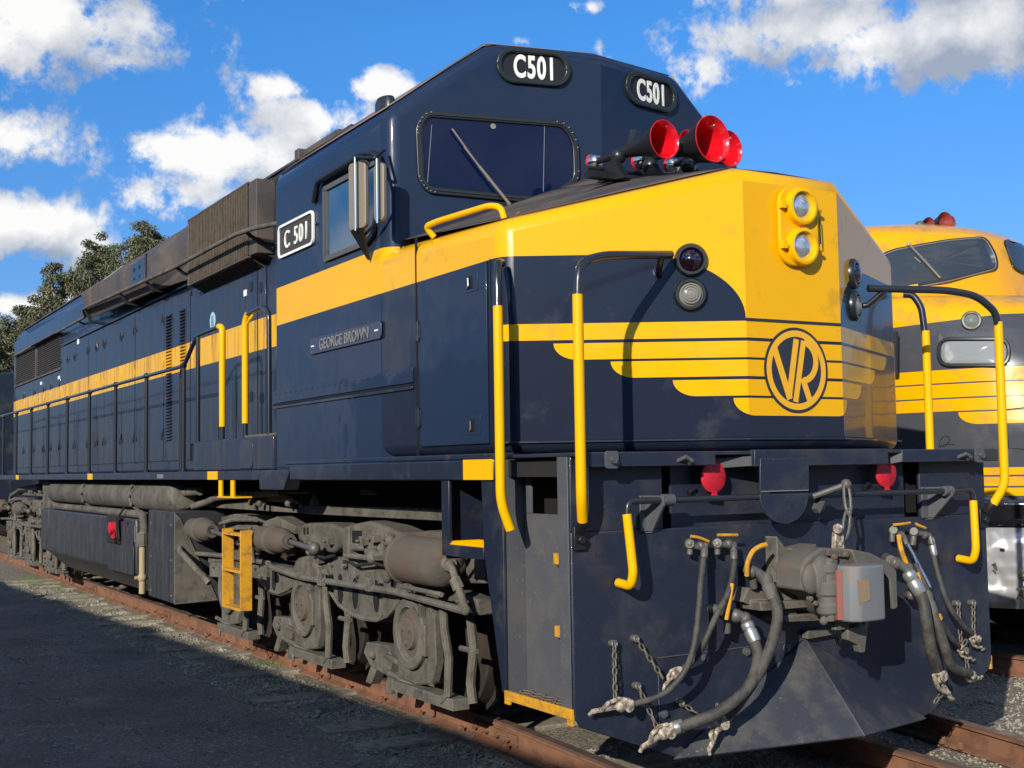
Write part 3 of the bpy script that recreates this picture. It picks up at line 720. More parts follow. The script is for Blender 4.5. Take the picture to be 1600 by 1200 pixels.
# ---- sills
mb = MB(); mb.box((-1.495, .735, 1.553), (-1.2, 3.885, 1.665)); mb.box((-1.485, .66, 1.667), (-1.3, 4.02, 1.70)); B(mb, 'cab_sill', m_navy, bevel=.008)
mb = MB(); mb.prism([(-1.492, 4.62, 1.632), (-1.492, 3.89, 1.632), (-1.492, 4.03, 1.478), (-1.492, 4.58, 1.478)], (.12, 0, 0)); B(mb, 'jacking_bracket', m_navy, bevel=.006)
mb = MB(); mb.box((1.495, .735, 1.553), (1.2, 4.6, 1.69)); B(mb, 'cab_sill', m_navy, bevel=.008)
mb = MB(); mb.box((-1.44, .1, 1.57), (1.44, 4.6, 1.66)); mb.box((-.45, .2, 1.15), (.45, 21, 1.57)); B(mb, 'centre_sill', m_dark)
dk = MB(); dk.box((-1.48, 4.625, 1.600), (1.48, 21.9, 1.632)); dk.box((-1.490, 4.63, 1.553), (-1.44, 21.9, 1.628)); dk.box((1.49, 4.63, 1.553), (1.44, 21.9, 1.628)); deck = B(dk, 'walkway_deck', m_hood, bevel=.005)
for yy, w2 in ((5.87, .30), (11.05, .28), (16.7, .26)):
    mb = MB(); mb.box((-1.4935, yy-w2/2, 1.556), (-1.489, yy+w2/2, 1.629)); B(mb, 'yellow_marker', m_yel, deck)
mb = MB(); mb.box((-1.4935, 7.55, 1.568), (-1.489, 7.78, 1.61)); B(mb, 'sill_plate', m_silver, deck)
mb = MB(); mb.box((-1.5, .74, 1.556), (-1.49, 1.075, 1.667)); B(mb, 'yellow_marker', m_yel)
# step block behind the cab
mb = MB(); mb.box((-1.478, 4.80, 1.634), (-.96, 6.5, 1.905)); mb.box((-1.482, 4.295, 1.634), (-.96, 4.79, 1.905)); sb = B(mb, 'step_block', m_hood, bevel=.012)
mb = MB(); mb.prism([p for p in stadium(yz(4.95, 1.765, -.001), (0, 1, 0), (0, 0, 1), .34, .235, 5, .06)], (-.006, 0, 0)); B(mb, 'inspection_plate', m_navy, sb, bevel=.003)
mb = MB(); mb.box((-1.46, 4.32, 1.906), (-.96, 5.05, 1.922)); B(mb, 'rusty_tread', m_dust2, sb)

# ---- hood
hh = MB(); pr = [(-.95, 1.634), (-.95, 4.20), (-.78, 4.44), (.78, 4.44), (.95, 4.20), (.95, 1.634)]
hh.prism([(x, 4.29, z) for x, z in pr], (0, 20.85-4.29, 0)); hood = B(hh, 'hood', m_hood, bevel=.03, bseg=3, bang=25)
mb = MB(); mb.prism([(-.80, 4.31, 4.444), (.80, 4.31, 4.444), (.80, 4.31, 4.465), (-.80, 4.31, 4.465)], (0, 16.4, 0)); B(mb, 'hood_roof_sheet', m_roof, hood)
mb = MB(); mb.add([(-.956, 4.3, 3.58), (-.956, 5.9, 3.60), (-.956, 5.9, 4.2), (-.956, 4.3, 4.2), (-.786, 4.3, 4.444), (-.786, 5.9, 4.444)], [(0, 1, 2, 3), (3, 2, 5, 4)]); B(mb, 'upper_hood_sheet', m_roof, hood, solid=.006)
mb = MB(); mb.box((-.80, 4.6, 4.46), (.8, 5.4, 4.50)); mb.box((-.86, 5.38, 4.40), (.86, 5.48, 4.505)); B(mb, 'roof_rib', m_roof, hood, bevel=.01)
XH = -.95
HP = lambda u, v_: PX(u, v_, XH)
# doors along the hood
zA, zB = 1.98, 3.50
def hy(u): return PX(u, 560, XH).y
seams = [418, 405, 299.7, 258, 213, 192, 165, 153, 139.7, 118.8, 108, 96, 82, 71, 56, 40, 26]
ys_ = [hy(u) for u in seams]
for i in range(len(ys_)-1):
    ya, yb = ys_[i]+.012, ys_[i+1]-.012
    zt = 3.55 if i < 2 else (3.62+.0*i if ya < 9.2 else (3.66 if ya < 15.6 else 3.30))
    zb = 1.93 if i < 2 else 1.76
    mb = MB(); mb.box((XH-.016, ya, zb), (XH+.002, yb, zt)); d_ = B(mb, 'hood_door', m_hood, bevel=.004)
    if 2 < i:
        mb = MB()
        for zz in (zt-.22, zb+.30): mb.box((XH-.026, ya+.05, zz-.05), (XH-.015, ya+.085, zz+.05)); mb.box((XH-.024, yb-.085, zz-.035), (XH-.015, yb-.05, zz+.035))
        B(mb, 'door_latch', m_black, d_, bevel=.003)
mb = MB()
for i in (1, 2, 4, 8): mb.box((XH-.018, ys_[i]-.009, 1.75), (XH-.001, ys_[i]+.009, 3.6))
B(mb, 'door_gap', m_seam, hood)
mb = MB()
for (u, v_) in ((395, 448), (410, 449), (395, 620), (412, 622)):
    c = HP(u, v_); mb.prism([p for p in stadium((XH-.015, c.y, c.z), (0, 1, 0), (0, 0, 1), .10, .10, 4, .04)], (-.006, 0, 0))
B(mb, 'latch_recess', m_black, hood)
# louvres
for (ya, yb) in ((8.66, 8.86), (9.22, 9.46)):
    mb = MB(); nL = 40
    for k in range(nL):
        z = 2.0+k*(3.46-2.0)/nL
        mb.prism([(XH-.017, ya, z), (XH-.038, ya, z-.004), (XH-.017, ya, z+.022)], (0, yb-ya, 0))
    lv = B(mb, 'louvre_column', m_hood, smooth=0)
    mb = MB()
    for k in range(nL):
        z = 2.0+k*(3.46-2.0)/nL; mb.box((XH-.0185, ya+.01, z-.011), (XH-.015, yb-.01, z-.005))
    B(mb, 'louvre_slots', m_void, lv)
mb = MB(); mb.box((XH-.030, 8.6, 3.690), (XH-.001, 15.8, 3.705)); mb.box((XH-.030, 8.6, 3.676), (XH-.024, 15.8, 3.690)); B(mb, 'hood_gutter', m_hood, hood)
mb = MB()
for i in range(3, len(ys_)-1):
    for zz in (2.1, 2.9, 3.4): mb.cyl((XH-.02, ys_[i], zz-.04), (XH-.02, ys_[i], zz+.04), .009, 6)
B(mb, 'door_hinges', m_hood, hood)
# stickers and the round badge
c = HP(335, 502); mb = MB(); mb.lathe((XH-.0165, c.y, c.z), (-1, 0, 0), [(0, .095), (.004, .095)], 28); bd = B(mb, 'round_badge', m_teal, hood)
mb = MB(); mb.prism([(XH-.022, c.y+.045, c.z-.05), (XH-.022, c.y-.045, c.z-.05), (XH-.022, c.y-.03, c.z+.055), (XH-.022, c.y+.03, c.z+.055)], (-.002, 0, 0)); B(mb, 'badge_mark', mat('badge_grey', (.16, .26, .30), .5), bd)
for (u, v_, a, b_) in ((386, 458, .09, .06), (124, 534, .13, .075), (66, 599, .17, .05), (94, 590, .17, .05)):
    c = HP(u, v_); mb = MB(); mb.box((XH-.021, c.y-a/2, c.z-b_/2), (XH-.0165, c.y+a/2, c.z+b_/2)); B(mb, 'white_notice', m_white, hood)
# dynamic brake grille box
GX = -1.13
gb = MB(); gb.prism([(GX+.05, 5.78, 3.62), (GX+.05, 5.78, 4.26), (-.90, 5.78, 4.33), (-.90, 5.78, 3.54)], (0, 2.2, 0)); gr = B(gb, 'brake_grille', m_grill, bevel=.01)
mb = MB(); nf = 38
for k in range(nf):
    y = 5.99+k*(7.96-5.99)/nf; mb.box((GX+.004, y, 3.60), (GX+.05, y+.022, 4.28)); mb.prism([(GX+.002, y, 3.602), (GX+.002, y+.022, 3.602), (-.94, y+.022, 3.50), (-.94, y, 3.50)], (0, 0, .02))
B(mb, 'grille_fins', m_grill, gr, smooth=0)
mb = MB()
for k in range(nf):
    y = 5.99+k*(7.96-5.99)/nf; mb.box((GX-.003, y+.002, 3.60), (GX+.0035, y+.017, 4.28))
B(mb, 'fin_edges', mat('lit_fin_edge', (.13, .098, .066), .7, dirt=(.06, .045, .03), dirt_amt=.5, dirt_scale=9), gr, smooth=0)  # sunlit fin fronts painted lighter than the dark, shaded fin sides
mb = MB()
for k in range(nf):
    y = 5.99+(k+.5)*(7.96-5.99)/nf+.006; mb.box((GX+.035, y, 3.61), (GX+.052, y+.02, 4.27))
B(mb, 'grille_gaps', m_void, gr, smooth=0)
mb = MB(); mb.box((GX+.01, 5.76, 3.60), (-.94, 5.97, 4.285)); mb.box((GX-.004, 5.97, 4.275), (GX+.05, 7.98, 4.295)); mb.box((GX-.004, 5.97, 3.585), (GX+.05, 7.98, 3.603)); mb.box((GX-.0, 7.965, 3.6), (-.95, 7.985, 4.28)); B(mb, 'grille_frame', m_roof, gr, bevel=.006)
# dark seam and post between grille and cab
mb = MB(); mb.box((XH-.03, 5.60, 3.55), (XH+.0, 5.66, 4.25)); B(mb, 'hood_joint', m_gasket, hood)
# inertial filter blister
bx = MB()
A_ = [(-.80, 9.2, 4.47), (-1.20, 9.45, 4.14), (-1.20, 9.2, 3.87), (-1.12, 9.35, 3.72)]; B_ = [(-.80, 13.2, 4.47), (-1.20, 13.2, 4.17), (-1.20, 12.9, 3.90), (-1.12, 12.9, 3.78)]
C_ = [(-.80, 8.15, 4.46), (-.955, 8.2, 4.2), (-.955, 8.25, 3.95), (-.955, 8.4, 3.74)]
bx.add(C_+A_+B_, [(0, 1, 5, 4), (1, 2, 6, 5), (2, 3, 7, 6), (4, 5, 9, 8), (5, 6, 10, 9), (6, 7, 11, 10), (8, 9, 10, 11), (0, 4, 8, 11, 7, 3)]); bl_ = B(bx, 'filter_blister', m_roof, smooth=0, bevel=.012)
mb = MB()
mb.prism([(-1.203, 10.15, 3.86), (-1.203, 9.5, 3.86), (-1.203, 9.5, 4.13), (-1.203, 10.15, 4.13)], (-.006, 0, 0)); fp_ = B(mb, 'blister_cover', m_navy, bl_, bevel=.004)
mb = MB()
for yy in (9.75, 10.0): mb.box((-1.215, yy-.03, 4.03), (-1.208, yy+.03, 4.07)); mb.box((-1.215, yy-.03, 3.93), (-1.208, yy+.03, 3.95))
mb.box((-1.212, 9.43, 3.85), (-1.19, 9.47, 4.16)); B(mb, 'cover_catch', m_black, fp_)
mb = MB(); mb.tube([(-1.215, 11.6, 4.15), (-1.03, 11.35, 4.31)], .012, 6); B(mb, 'grab_iron', m_silver, bl_)
# pipe rail along the side of the hood
mb = MB(); mb.tube([(-1.0, 4.6, 3.70), (-1.16, 5.0, 3.735), (-1.24, 5.5, 3.765), (-1.25, 6.0, 3.79), (-1.25, 8, 3.79), (-1.25, 12.8, 3.905), (-1.05, 13.6, 3.90), (-1.02, 20.4, 3.90)], .021, 10, bend=.15)
pr_ = B(mb, 'side_pipe_rail', m_dust, hood)
mb = MB()
for yy in (5.72, 8.0, 9.3, 10.6, 12.7): mb.tube([(-.96, yy, 3.70), (-1.16, yy, 3.72), (-1.245, yy, 3.79+max(0, yy-8)*.024)], .018, 6, bend=.04)
for yy in (14.2, 16, 18, 20): mb.tube([(-.95, yy, 3.86), (-1.02, yy, 3.89)], .014, 6)
B(mb, 'pipe_bracket', m_dark, pr_)
# rear radiator grilles
mb = MB()
for (ya, yb) in ((15.95, 18.1), (18.3, 20.5)):
    mb.box((XH-.014, ya, 3.36), (XH-.003, yb, 3.92))
    for k in range(15): z = 3.38+k*.036; mb.box((XH-.03, ya+.02, z), (XH-.012, yb-.02, z+.014))
B(mb, 'radiator_grille', m_grill, hood, smooth=0)
mb = MB(); mb.prism([(XH-.01, 15.9, 3.93), (XH-.12, 15.9, 3.90), (XH-.12, 15.9, 3.89), (XH-.01, 15.9, 3.91)], (0, 2.4, 0)); mb.box((XH-.03, 18.12, 3.34), (XH-.002, 18.28, 3.95)); mb.box((XH-.035, 15.88, 3.31), (XH-.002, 20.6, 3.345)); B(mb, 'grille_awning', m_roof, hood)
# exhaust / roof lumps
mb = MB(); mb.box((-.55, 9.5, 4.44), (.55, 11.5, 4.56)); mb.box((-.6, 14.6, 4.44), (.6, 16, 4.52)); B(mb, 'roof_hatch', m_roof, hood, bevel=.03)

# ---- handrails of the walkway, both sides
for sx in (-1, 1):
    X0 = sx*1.45
    mb = MB(); mb.tube([(X0, 7.02, 2.655), (X0, 21.3, 2.69)], .019, 10); hr = B(mb, 'walkway_handrail', m_pipe)
    for i in range(11):
        y = 6.957+1.451*i; mb = MB()
        if y > 21.5: break
        mb.tube([(X0, y, 1.56), (X0, y, 2.66)], .021, 10); mb.ball((X0, y, 2.66), .034, 8); mb.cyl((X0, y, 1.63), (X0, y, 1.66), .035, 10); B(mb, 'rail_post', m_pipe, hr)
    mb = MB(); mb.tube([(X0, 7.05, 1.63), (X0, 7.05, 2.60), (X0, 6.50, 2.905), (X0, 5.80, 2.915)], .021, 10, bend=.06); mb.tube([(X0, 6.47, 1.91), (X0, 6.47, 2.90)], .021, 10); B(mb, 'step_handrail', m_pipe, hr)
    mb = MB(); mb.tube([(X0, 5.80, 2.916), (X0, 5.71, 2.90), (X0, 5.71, 2.02)], .029, 12, bend=.06); B(mb, 'yellow_sleeve', m_yel, hr)
    mb = MB(); mb.tube([(X0, 5.71, 1.91), (X0, 5.71, 2.03)], .021, 10); mb.tube([(X0, 5.07, 1.91), (X0, 5.07, 2.03)], .021, 10); mb.tube([(X0, 5.0, 2.935), (X0, 4.62, 2.955), (X0, 4.47, 2.90), (X0, 4.47, 1.92)], .021, 10, bend=.12); B(mb, 'cab_step_handrail', m_pipe, hr)
    mb = MB(); mb.tube([(X0, 5.0, 2.935), (X0, 5.07, 2.88), (X0, 5.07, 2.025)], .029, 12, bend=.06)
    mb.tube([(X0, 5.06, 2.90), (X0-.03, 4.98, 2.86), (X0-.04, 4.90, 2.84), (X0-.03, 4.86, 2.88), (X0, 4.88, 2.91)], .013, 8); B(mb, 'yellow_sleeve', m_yel, hr)

# ---- nose lights
def lamp_on(c, N_, r, name, lens, parent, ring=m_gasket, dome=.3, prot=.03):
    c = V(c); N_ = V(N_).normalized(); mb = MB(); mb.lathe(c, N_, [(0, r*1.38), (prot*.6, r*1.36), (prot, r*1.2), (prot, r*1.0), (prot*.5, r*.98)], 32, cap=False); o_ = B(mb, name, ring, parent)
    mb = MB(); pf = [(prot*.5+dome*r*(1-(k/6)**2), r*1.0*k/6) for k in range(6, -1, -1)]; mb.lathe(c, N_, pf, 28, cap=False); B(mb, 'lens', lens, o_)
    return o_
FN = V((-.5805, -1, 0)).normalized(); FN2 = V((.5805, -1, 0)).normalized()
for sx, N_ in ((-1, FN), (1, FN2)):
    c1 = V((sx*.593, .145, 2.715)); c2 = V((sx*.600, .149, 2.530))
    lamp_on(c1, N_, .066, 'marker_light', m_lensdark, nose, dome=.55, prot=.03)
    lo_ = lamp_on(c2, N_, .066, 'marker_light', m_lensgrey, nose, dome=.35, prot=.03)
    mb = MB()
    for rr in (.052, .038, .024): 
        for q in [0]:
            ringp = mb.ring(c2+N_*(.03+.010*(1-rr/.066)), N_, rr, 24); mb.tube(ringp, .0022, 5, closed=True)
    B(mb, 'lens_ribs', m_lensgrey, lo_)
# headlight pair
hc = V((.027, -.004, 2.918)); N0 = V((0, -1, 0)); mb = MB()
mb.prism(stadium(hc, (1, 0, 0), (0, 0, 1), .285, .44, 8, .10), (0, -.028, 0)); hl = B(mb, 'headlight_housing', m_nose, nose, bevel=.008)
for zz in (3.027, 2.805):
    c = V((.032, -.032, zz)); mb = MB(); mb.lathe(c, N0, [(0, .105), (.035, .102), (.04, .094), (.04, .082), (.012, .076)], 36, cap=False)
    mb.tube([c+V((-.135, -.01, 0)), c+V((-.10, -.02, 0))], .012, 8); mb.box(c+V((-.15, -.03, -.02)), c+V((-.12, 0, .02))); mb.tube([c+V((.10, -.02, 0)), c+V((.135, -.015, -.01))], .012, 8); mb.ball(c+V((.138, -.012, -.012)), .013, 8)
    ring_ = B(mb, 'headlight', m_yel, nose)
    mb = MB(); pf = [(.012+.030*(1-(k/6)**2), .078*k/6) for k in range(6, -1, -1)]; mb.lathe(c, N0, pf, 28, cap=False); B(mb, 'lens', m_lens, ring_)
mb = MB(); mb.tube([(.165, -.045, 2.98), (.168, -.045, 2.83)], .004, 6); B(mb, 'headlight_wire', m_black, hl)
# emblem
ec = V((0, -.0, 2.127))
def disc_ring(r0, r1, y0, d, m_, parent, name):
    mb = MB(); N = 72; o1 = [V((r1*cos(2*pi*i/N), y0, 2.127+r1*1.02*sin(2*pi*i/N))) for i in range(N)]
    if r0: frame_ring(mb, o1, [V((r0*cos(2*pi*i/N), y0, 2.127+r0*1.02*sin(2*pi*i/N))) for i in range(N)], (0, -d, 0))
    else: mb.prism(o1, (0, -d, 0))
    return B(mb, name, m_, parent, smooth=0)
em = disc_ring(0, .230, -.001, .003, m_logoblk, nose, 'emblem')
disc_ring(.180, .214, -.004, .0015, m_logoyel, em, 'emblem_ring')
def zc(px, pz): return V(((px-1027)/183*.230, 0, 2.127+(868-pz)/245*.2346))
def stroke(mb, pts, wd, y0, d=.0012, cut=True):
    P = [V((p.x, y0, p.z)) for p in pts]
    L_, R_ = [], []
    for i in range(len(P)):
        a, b = P[max(i-1, 0)], P[min(i+1, len(P)-1)]; tg = (b-a).normalized(); nn = V((tg.z, 0, -tg.x)); L_.append(P[i]+nn*wd/2); R_.append(P[i]-nn*wd/2)
    for i in range(len(P)-1): mb.prism([L_[i], L_[i+1], R_[i+1], R_[i]], (0, -d, 0))
mb = MB()
stroke(mb, [zc(904, 748), zc(984, 1034)], .040, -.0040); stroke(mb, [zc(1030, 690), zc(978, 1030)], .038, -.0046)
stroke(mb, [zc(1072, 698), zc(1016, 1050)], .036, -.0042)
arc = [zc(1060+80*sin(a)+ (0), 815-112*cos(a)) for a in [radians(k) for k in range(10, 181, 12)]]
stroke(mb, arc, .036, -.0050); stroke(mb, [zc(1060, 915), zc(1098, 1040)], .038, -.0046)
B(mb, 'emblem_letters', m_logoyel, em, smooth=0)
mb = MB(); mb.box((-.343, -.0035, 2.384), (.343, .01, 2.400)); B(mb, 'pin_stripe', m_logoblk, nose)

# ---- big corner handrails at the front
for sx in (-1, 1):
    P = lambda x, y, z: V((sx*x, y, z))
    mb = MB()
    if sx < 0: mb.tube([P(1.50, -.13, 2.40), P(1.49, -.13, 2.60), P(1.30, -.06, 2.66), P(.73, .14, 2.735)], .0225, 12, bend=.14)
    else: mb.tube([P(1.50, -.13, 2.40), P(1.485, -.13, 2.50), P(1.36, -.10, 2.60), P(1.18, -.04, 2.63), P(.72, .15, 2.64)], .0225, 12, bend=.08)
    zo = 0 if sx < 0 else -.09
    mb.tube([P(.82, .10, 2.725+zo), P(.77, .20, 2.64+zo), P(.74, .235, 2.635+zo)], .018, 10); mb.cyl(P(.735, .235, 2.635), V(P(.735, .235, 2.635))+(FN if sx < 0 else FN2)*-.03, .03, 12)
    ch = B(mb, 'corner_handrail', m_pipe)
    mb = MB(); mb.tube([P(1.50, -.13, 2.445), P(1.50, -.13, 1.47), P(1.46, -.075, 1.36)], .026, 14, bend=.08); B(mb, 'yellow_sleeve', m_yel, ch)
    mb = MB(); mb.tube([P(1.462, -.078, 1.37), P(1.445, -.03, 1.31)], .026, 10); mb.box(P(1.475, -.022, 1.215), P(1.405, -.003, 1.33)); mb.cyl(P(1.44, -.02, 1.265), P(1.44, -.045, 1.265), .022, 6); B(mb, 'rail_foot', m_black, ch, bevel=.004)
    # side handrail at the nose corner
    mb = MB(); mb.tube([P(1.50, .60, 2.705), P(1.545, .56, 2.70), P(1.575, .52, 2.62), P(1.585, .50, 2.40)], .0225, 12, bend=.06); sh = B(mb, 'nose_handrail', m_pipe)
    mb = MB(); mb.tube([P(1.585, .50, 2.46), P(1.585, .50, 1.44), P(1.53, .50, 1.30)], .026, 14, bend=.09); B(mb, 'yellow_sleeve', m_yel, sh)
# yellow grab bar at the windscreen foot
mb = MB(); mb.tube([(-1.40, 1.60, 3.02), (-1.45, 1.62, 3.085), (-1.42, 1.50, 3.10), (-1.36, .98, 3.10), (-1.33, .90, 3.08), (-1.33, .86, 3.0)], .019, 10, bend=.04); B(mb, 'nose_grab_bar', m_yel, nose)

# ---- horns on the nose top
hroot = MB(); hroot.box((-.62, 1.05, 3.36), (.45, 1.12, 3.40)); 
for xx in (-.42, -.12, .2): hroot.prism([(xx-.02, 1.25, 3.38), (xx-.02, .95, 3.35), (xx-.02, 1.08, 3.5)], (.04, 0, 0))
horns = B(hroot, 'horn_bracket', m_black)
def horn(bell, L, r, name='air_horn'):
    bell = V(bell); ax = V((-.10, 1, .0)).normalized()
    pf = []; N = 14
    for k in range(N+1):
        s_ = k/N; rr = .022+(r-.022)*((1-s_)**2.3); pf.append((s_*L, rr))
    mb = MB(); mb.lathe(bell, ax, [(-.004, r*1.02)]+pf, 32, cap=False); h_ = B(mb, name, m_black, horns)
    mb = MB(); mb.lathe(bell, ax, [(-.004, r*1.02), (-.006, r*.985)]+[(d, q*.93) for d, q in pf[:9]], 32, cap=False); mb.lathe(bell+ax*pf[8][0], ax, [(0, pf[8][1]*.93), (.005, .001)], 24, cap=False); B(mb, 'horn_mouth', m_red, h_)
    e_ = bell+ax*L; mb = MB(); mb.lathe(e_, ax, [(-.02, .03), (.0, .05), (.03, .055), (.035, .042), (.06, .042)], 20); B(mb, 'horn_diaphragm', m_chrome, h_)
    mb = MB(); mb.lathe(e_, ax, [(.036, .052), (.05, .056), (.062, .048)], 20); B(mb, 'diaphragm_cap', m_redd, h_)
bz = PY(1038, 218, .72); horn(bz, .62, .115)
bz = PY(1113, 217, .62); horn(bz, .62, .140)
bz = PY(1139, 232, .95); horn(bz, .5, .115)
bz = PY(1076, 224, 1.1); horn(bz, .4, .085)
mb = MB(); mb.tube([(-.55, 1.2, 3.45), (-.2, 1.25, 3.46), (.3, 1.25, 3.5)], .02, 8); mb.ball((-.38, 1.1, 3.52), .05, 10); mb.ball((-.1, 1.15, 3.5), .055, 10); mb.ball((.12, 1.05, 3.5), .05, 10)
mb.tube([PY(990, 205, 1.1), PY(985, 225, 1.1), PY(975, 240, 1.1)], .025, 8)
B(mb, 'horn_valves', m_gasket, horns)

# ---- pilot plate, ledge, plow
def FP_(u, v_, y=0.0): return PY(u, v_, y)
def fpoly(pts, y, depth, mb=None):
    mb = mb or MB(); mb.prism([FP_(u, v_, y) for u, v_ in pts], (0, depth, 0)); return mb
mb = MB(); mb.prism([(x, 0, z) for x, z in [(-1.48, .43), (-1.44, .365), (-.88, .155), (.88, .155), (1.44, .365), (1.48, .43), (1.48, 1.30), (-1.48, 1.30)]], (0, .025, 0))
for a, b in ((-1.48, -.925), (.925, 1.48)): mb.box((a, 0, 1.3005), (b, .025, 1.675))
plate = B(mb, 'pilot_plate', m_pilot, bevel=.006)
mb = MB(); mb.box((-.84, .045, 1.28), (.84, .06, 1.675)); B(mb, 'pilot_recess_panel', m_pilot, plate)
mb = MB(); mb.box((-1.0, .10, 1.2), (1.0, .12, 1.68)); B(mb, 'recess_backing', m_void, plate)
mb = MB()
for sx in (-1, 1): mb.box((sx*1.48, .0255, .44), (sx*1.462, .12, 1.675)); 
B(mb, 'pilot_flange', m_stepw, plate, bevel=.004)
mb = MB(); mb.box((-1.485, -.10, 1.668), (1.485, .62, 1.688)); mb.box((-1.483, -.104, 1.615), (-.66, -.085, 1.686)); mb.box((.68, -.104, 1.615), (1.483, -.085, 1.686)); mb.box((-.42, -.125, 1.605), (.55, -.085, 1.693)); ledge = B(mb, 'front_ledge', m_pilot, bevel=.005)
mb = MB(); mb.prism([(-.42, -.10, 1.61), (-.60, -.02, 1.60), (-.42, -.02, 1.60)], (0, 0, .05)); mb.prism([(.68, -.10, 1.62), (.60, -.02, 1.60), (.68, -.02, 1.60)], (0, 0, .05)); B(mb, 'ledge_gusset', m_stepw, ledge)
for x in (-1.31, 1.31):
    mb = MB(); mb.prism(stadium((x, -.106, 1.65), (1, 0, 0), (0, 0, 1), .075, .085, 4, .015), (0, -.012, 0)); mb.cyl((x, -.118, 1.648), (x, -.145, 1.648), .018, 6); B(mb, 'ledge_bolt', m_stepw, ledge)
for x in (-.87, 1.17):
    mb = MB(); mb.tube([(x-.03, -.10, 1.64), (x-.015, -.15, 1.66), (x+.02, -.15, 1.64), (x+.03, -.12, 1.625)], .011, 8); B(mb, 'ledge_hook', m_steel, ledge)
# plow
pl = MB(); at_ = V((0, -.006, .672)); ab = V((0, -.414, .229)); L_ = V((-.90, -.004, .148)); R_ = V((.90, -.004, .148))
th = V((0, .02, 0)); pl.add([at_, L_, ab, R_], [(0, 1, 2), (0, 2, 3)]); plow = B(pl, 'snowplough', m_plow, smooth=0, solid=.014)
mb = MB(); mb.tube([at_+V((0, -.004, -.004)), ab+V((0, -.004, 0))], .006, 6); B(mb, 'plough_edge', m_stepw, plow)
mb = MB(); a, b = FP_(1027, 1028), FP_(1258, 999); mb.box((a.x, -.006, .583), (a.x+.004, -.001, .25)); mb.tube([V((a.x, -.003, a.z)), V((b.x, -.003, b.z))], .0028, 6)
a, b = FP_(1258, 999), FP_(1320, 992); mb.tube([V((a.x, -.003, a.z)), V((b.x, -.003, b.z))], .0028, 6); B(mb, 'weld_seam', m_stepw, plate)
mb = MB()
for (u, v_) in ((1101, 1028), (1165, 1018), (1228, 1012), (1036, 1115), (1308, 1000)):
    c = FP_(u, v_); mb.cyl((c.x, 0, c.z), (c.x, -.014, c.z), .022, 14); mb.cyl((c.x, -.012, c.z), (c.x, -.026, c.z), .014, 6)
B(mb, 'pilot_bolts', m_stepw, plate)
# centre flap
mb = MB(); mb.prism([FP_(u, v_, -.13) for u, v_ in [(1188, 716), (1264, 716), (1264, 767), (1188, 767)]], (0, .012, 0)); fl = B(mb, 'centre_flap', m_pilot, bevel=.003)
c = FP_(1226, 770, -.14); hw = (FP_(1264, 770, -.14)-FP_(1188, 770, -.14)).x/2
mb = MB(); mb.prism([V((c.x+hw*cos(a), -.14, c.z-.004+ (.158*sin(a)))) for a in [radians(-k*9) for k in range(21)]], (0, .012, 0)); B(mb, 'flap_leaf', m_pilot, fl, bevel=.003)
mb = MB(); mb.tube([FP_(1189, 768, -.145), FP_(1263, 766, -.145)], .003, 6); B(mb, 'flap_hinge', m_silver, fl)
# red discs
for sx in (-1, 1):
    c = V((sx*.622, -.03, 1.553)); mb = MB(); mb.lathe(c, (0, -1, 0), [(0, .080), (.006, .080), (.012, .072)], 30)
    for v_ in mb.v: v_.z = 1.553+(v_.z-1.553)*(1.12 if v_.z > 1.553 else 1.0)
    mb.prism([(c.x-.018, -.034, 1.46), (c.x+.018, -.034, 1.46), (c.x+.012, -.034, 1.485), (c.x-.012, -.034, 1.485)], (0, -.008, 0)); rd = B(mb, 'red_marker_disc', m_redd, plate)
    mb = MB(); mb.tube([(c.x-.07, .03, 1.50), (c.x-.11, .03, 1.48), (c.x-.10, .04, 1.46)], .012, 8); mb.box((c.x-.03, -.02, 1.45), (c.x+.03, .05, 1.48)); B(mb, 'disc_bracket', m_black, rd)
# uncoupling lever
mb = MB(); mb.tube([(-1.10, -.12, 1.447), (1.10, -.12, 1.447)], .016, 10)
for sx in (-1, 1): mb.tube([(sx*1.08, -.12, 1.447), (sx*1.225, -.12, 1.447), (sx*1.232, -.12, 1.37)], .0165, 10, bend=.035)
lev = B(mb, 'uncoupling_lever', m_pipe)
for sx in (-1, 1):
    mb = MB(); mb.tube([(sx*1.232, -.12, 1.385), (sx*1.215, -.14, 1.10), (sx*1.215, -.115, 1.035), (sx*1.215, -.01, 1.045)], .023, 12, bend=.05); B(mb, 'yellow_sleeve', m_yel, lev)
    mb = MB(); x = sx*1.0
    mb.prism([(x-.05, -.006, 1.47), (x+.02*sx, -.15, 1.47), (x+.02*sx, -.15, 1.42), (x+.01, -.006, 1.28), (x-.05, -.006, 1.28)], (.014*sx, 0, 0)); mb.box((x-.075, -.016, 1.29), (x+.01, -.002, 1.47)); mb.cyl((x-.02, -.12, 1.447), (x+.05, -.12, 1.447), .03, 12)
    B(mb, 'lever_bracket', m_stepw, lev, bevel=.003)
mb = MB(); a, b, c = FP_(1270, 776, -.13), FP_(1322, 757, -.22), FP_(1285, 795, -.1)
mb.tube([a, b], .016, 8); mb.ball(b, .030, 10); mb.prism([FP_(1288, 768, -.12), FP_(1296, 768, -.12), FP_(1281, 802, -.12), FP_(1276, 795, -.12)], (0, .04, 0)); B(mb, 'lever_arm', m_steel, lev)
mb = MB(); mb.link(FP_(1322, 757, -.23), FP_(1326, 800, -.27), .022, .008, (1, 0, 0)); mb.link(FP_(1325, 800, -.27), FP_(1320, 838, -.30), .022, .008, (1, 0, 0)); B(mb, 'lifting_chain', m_steel, lev)

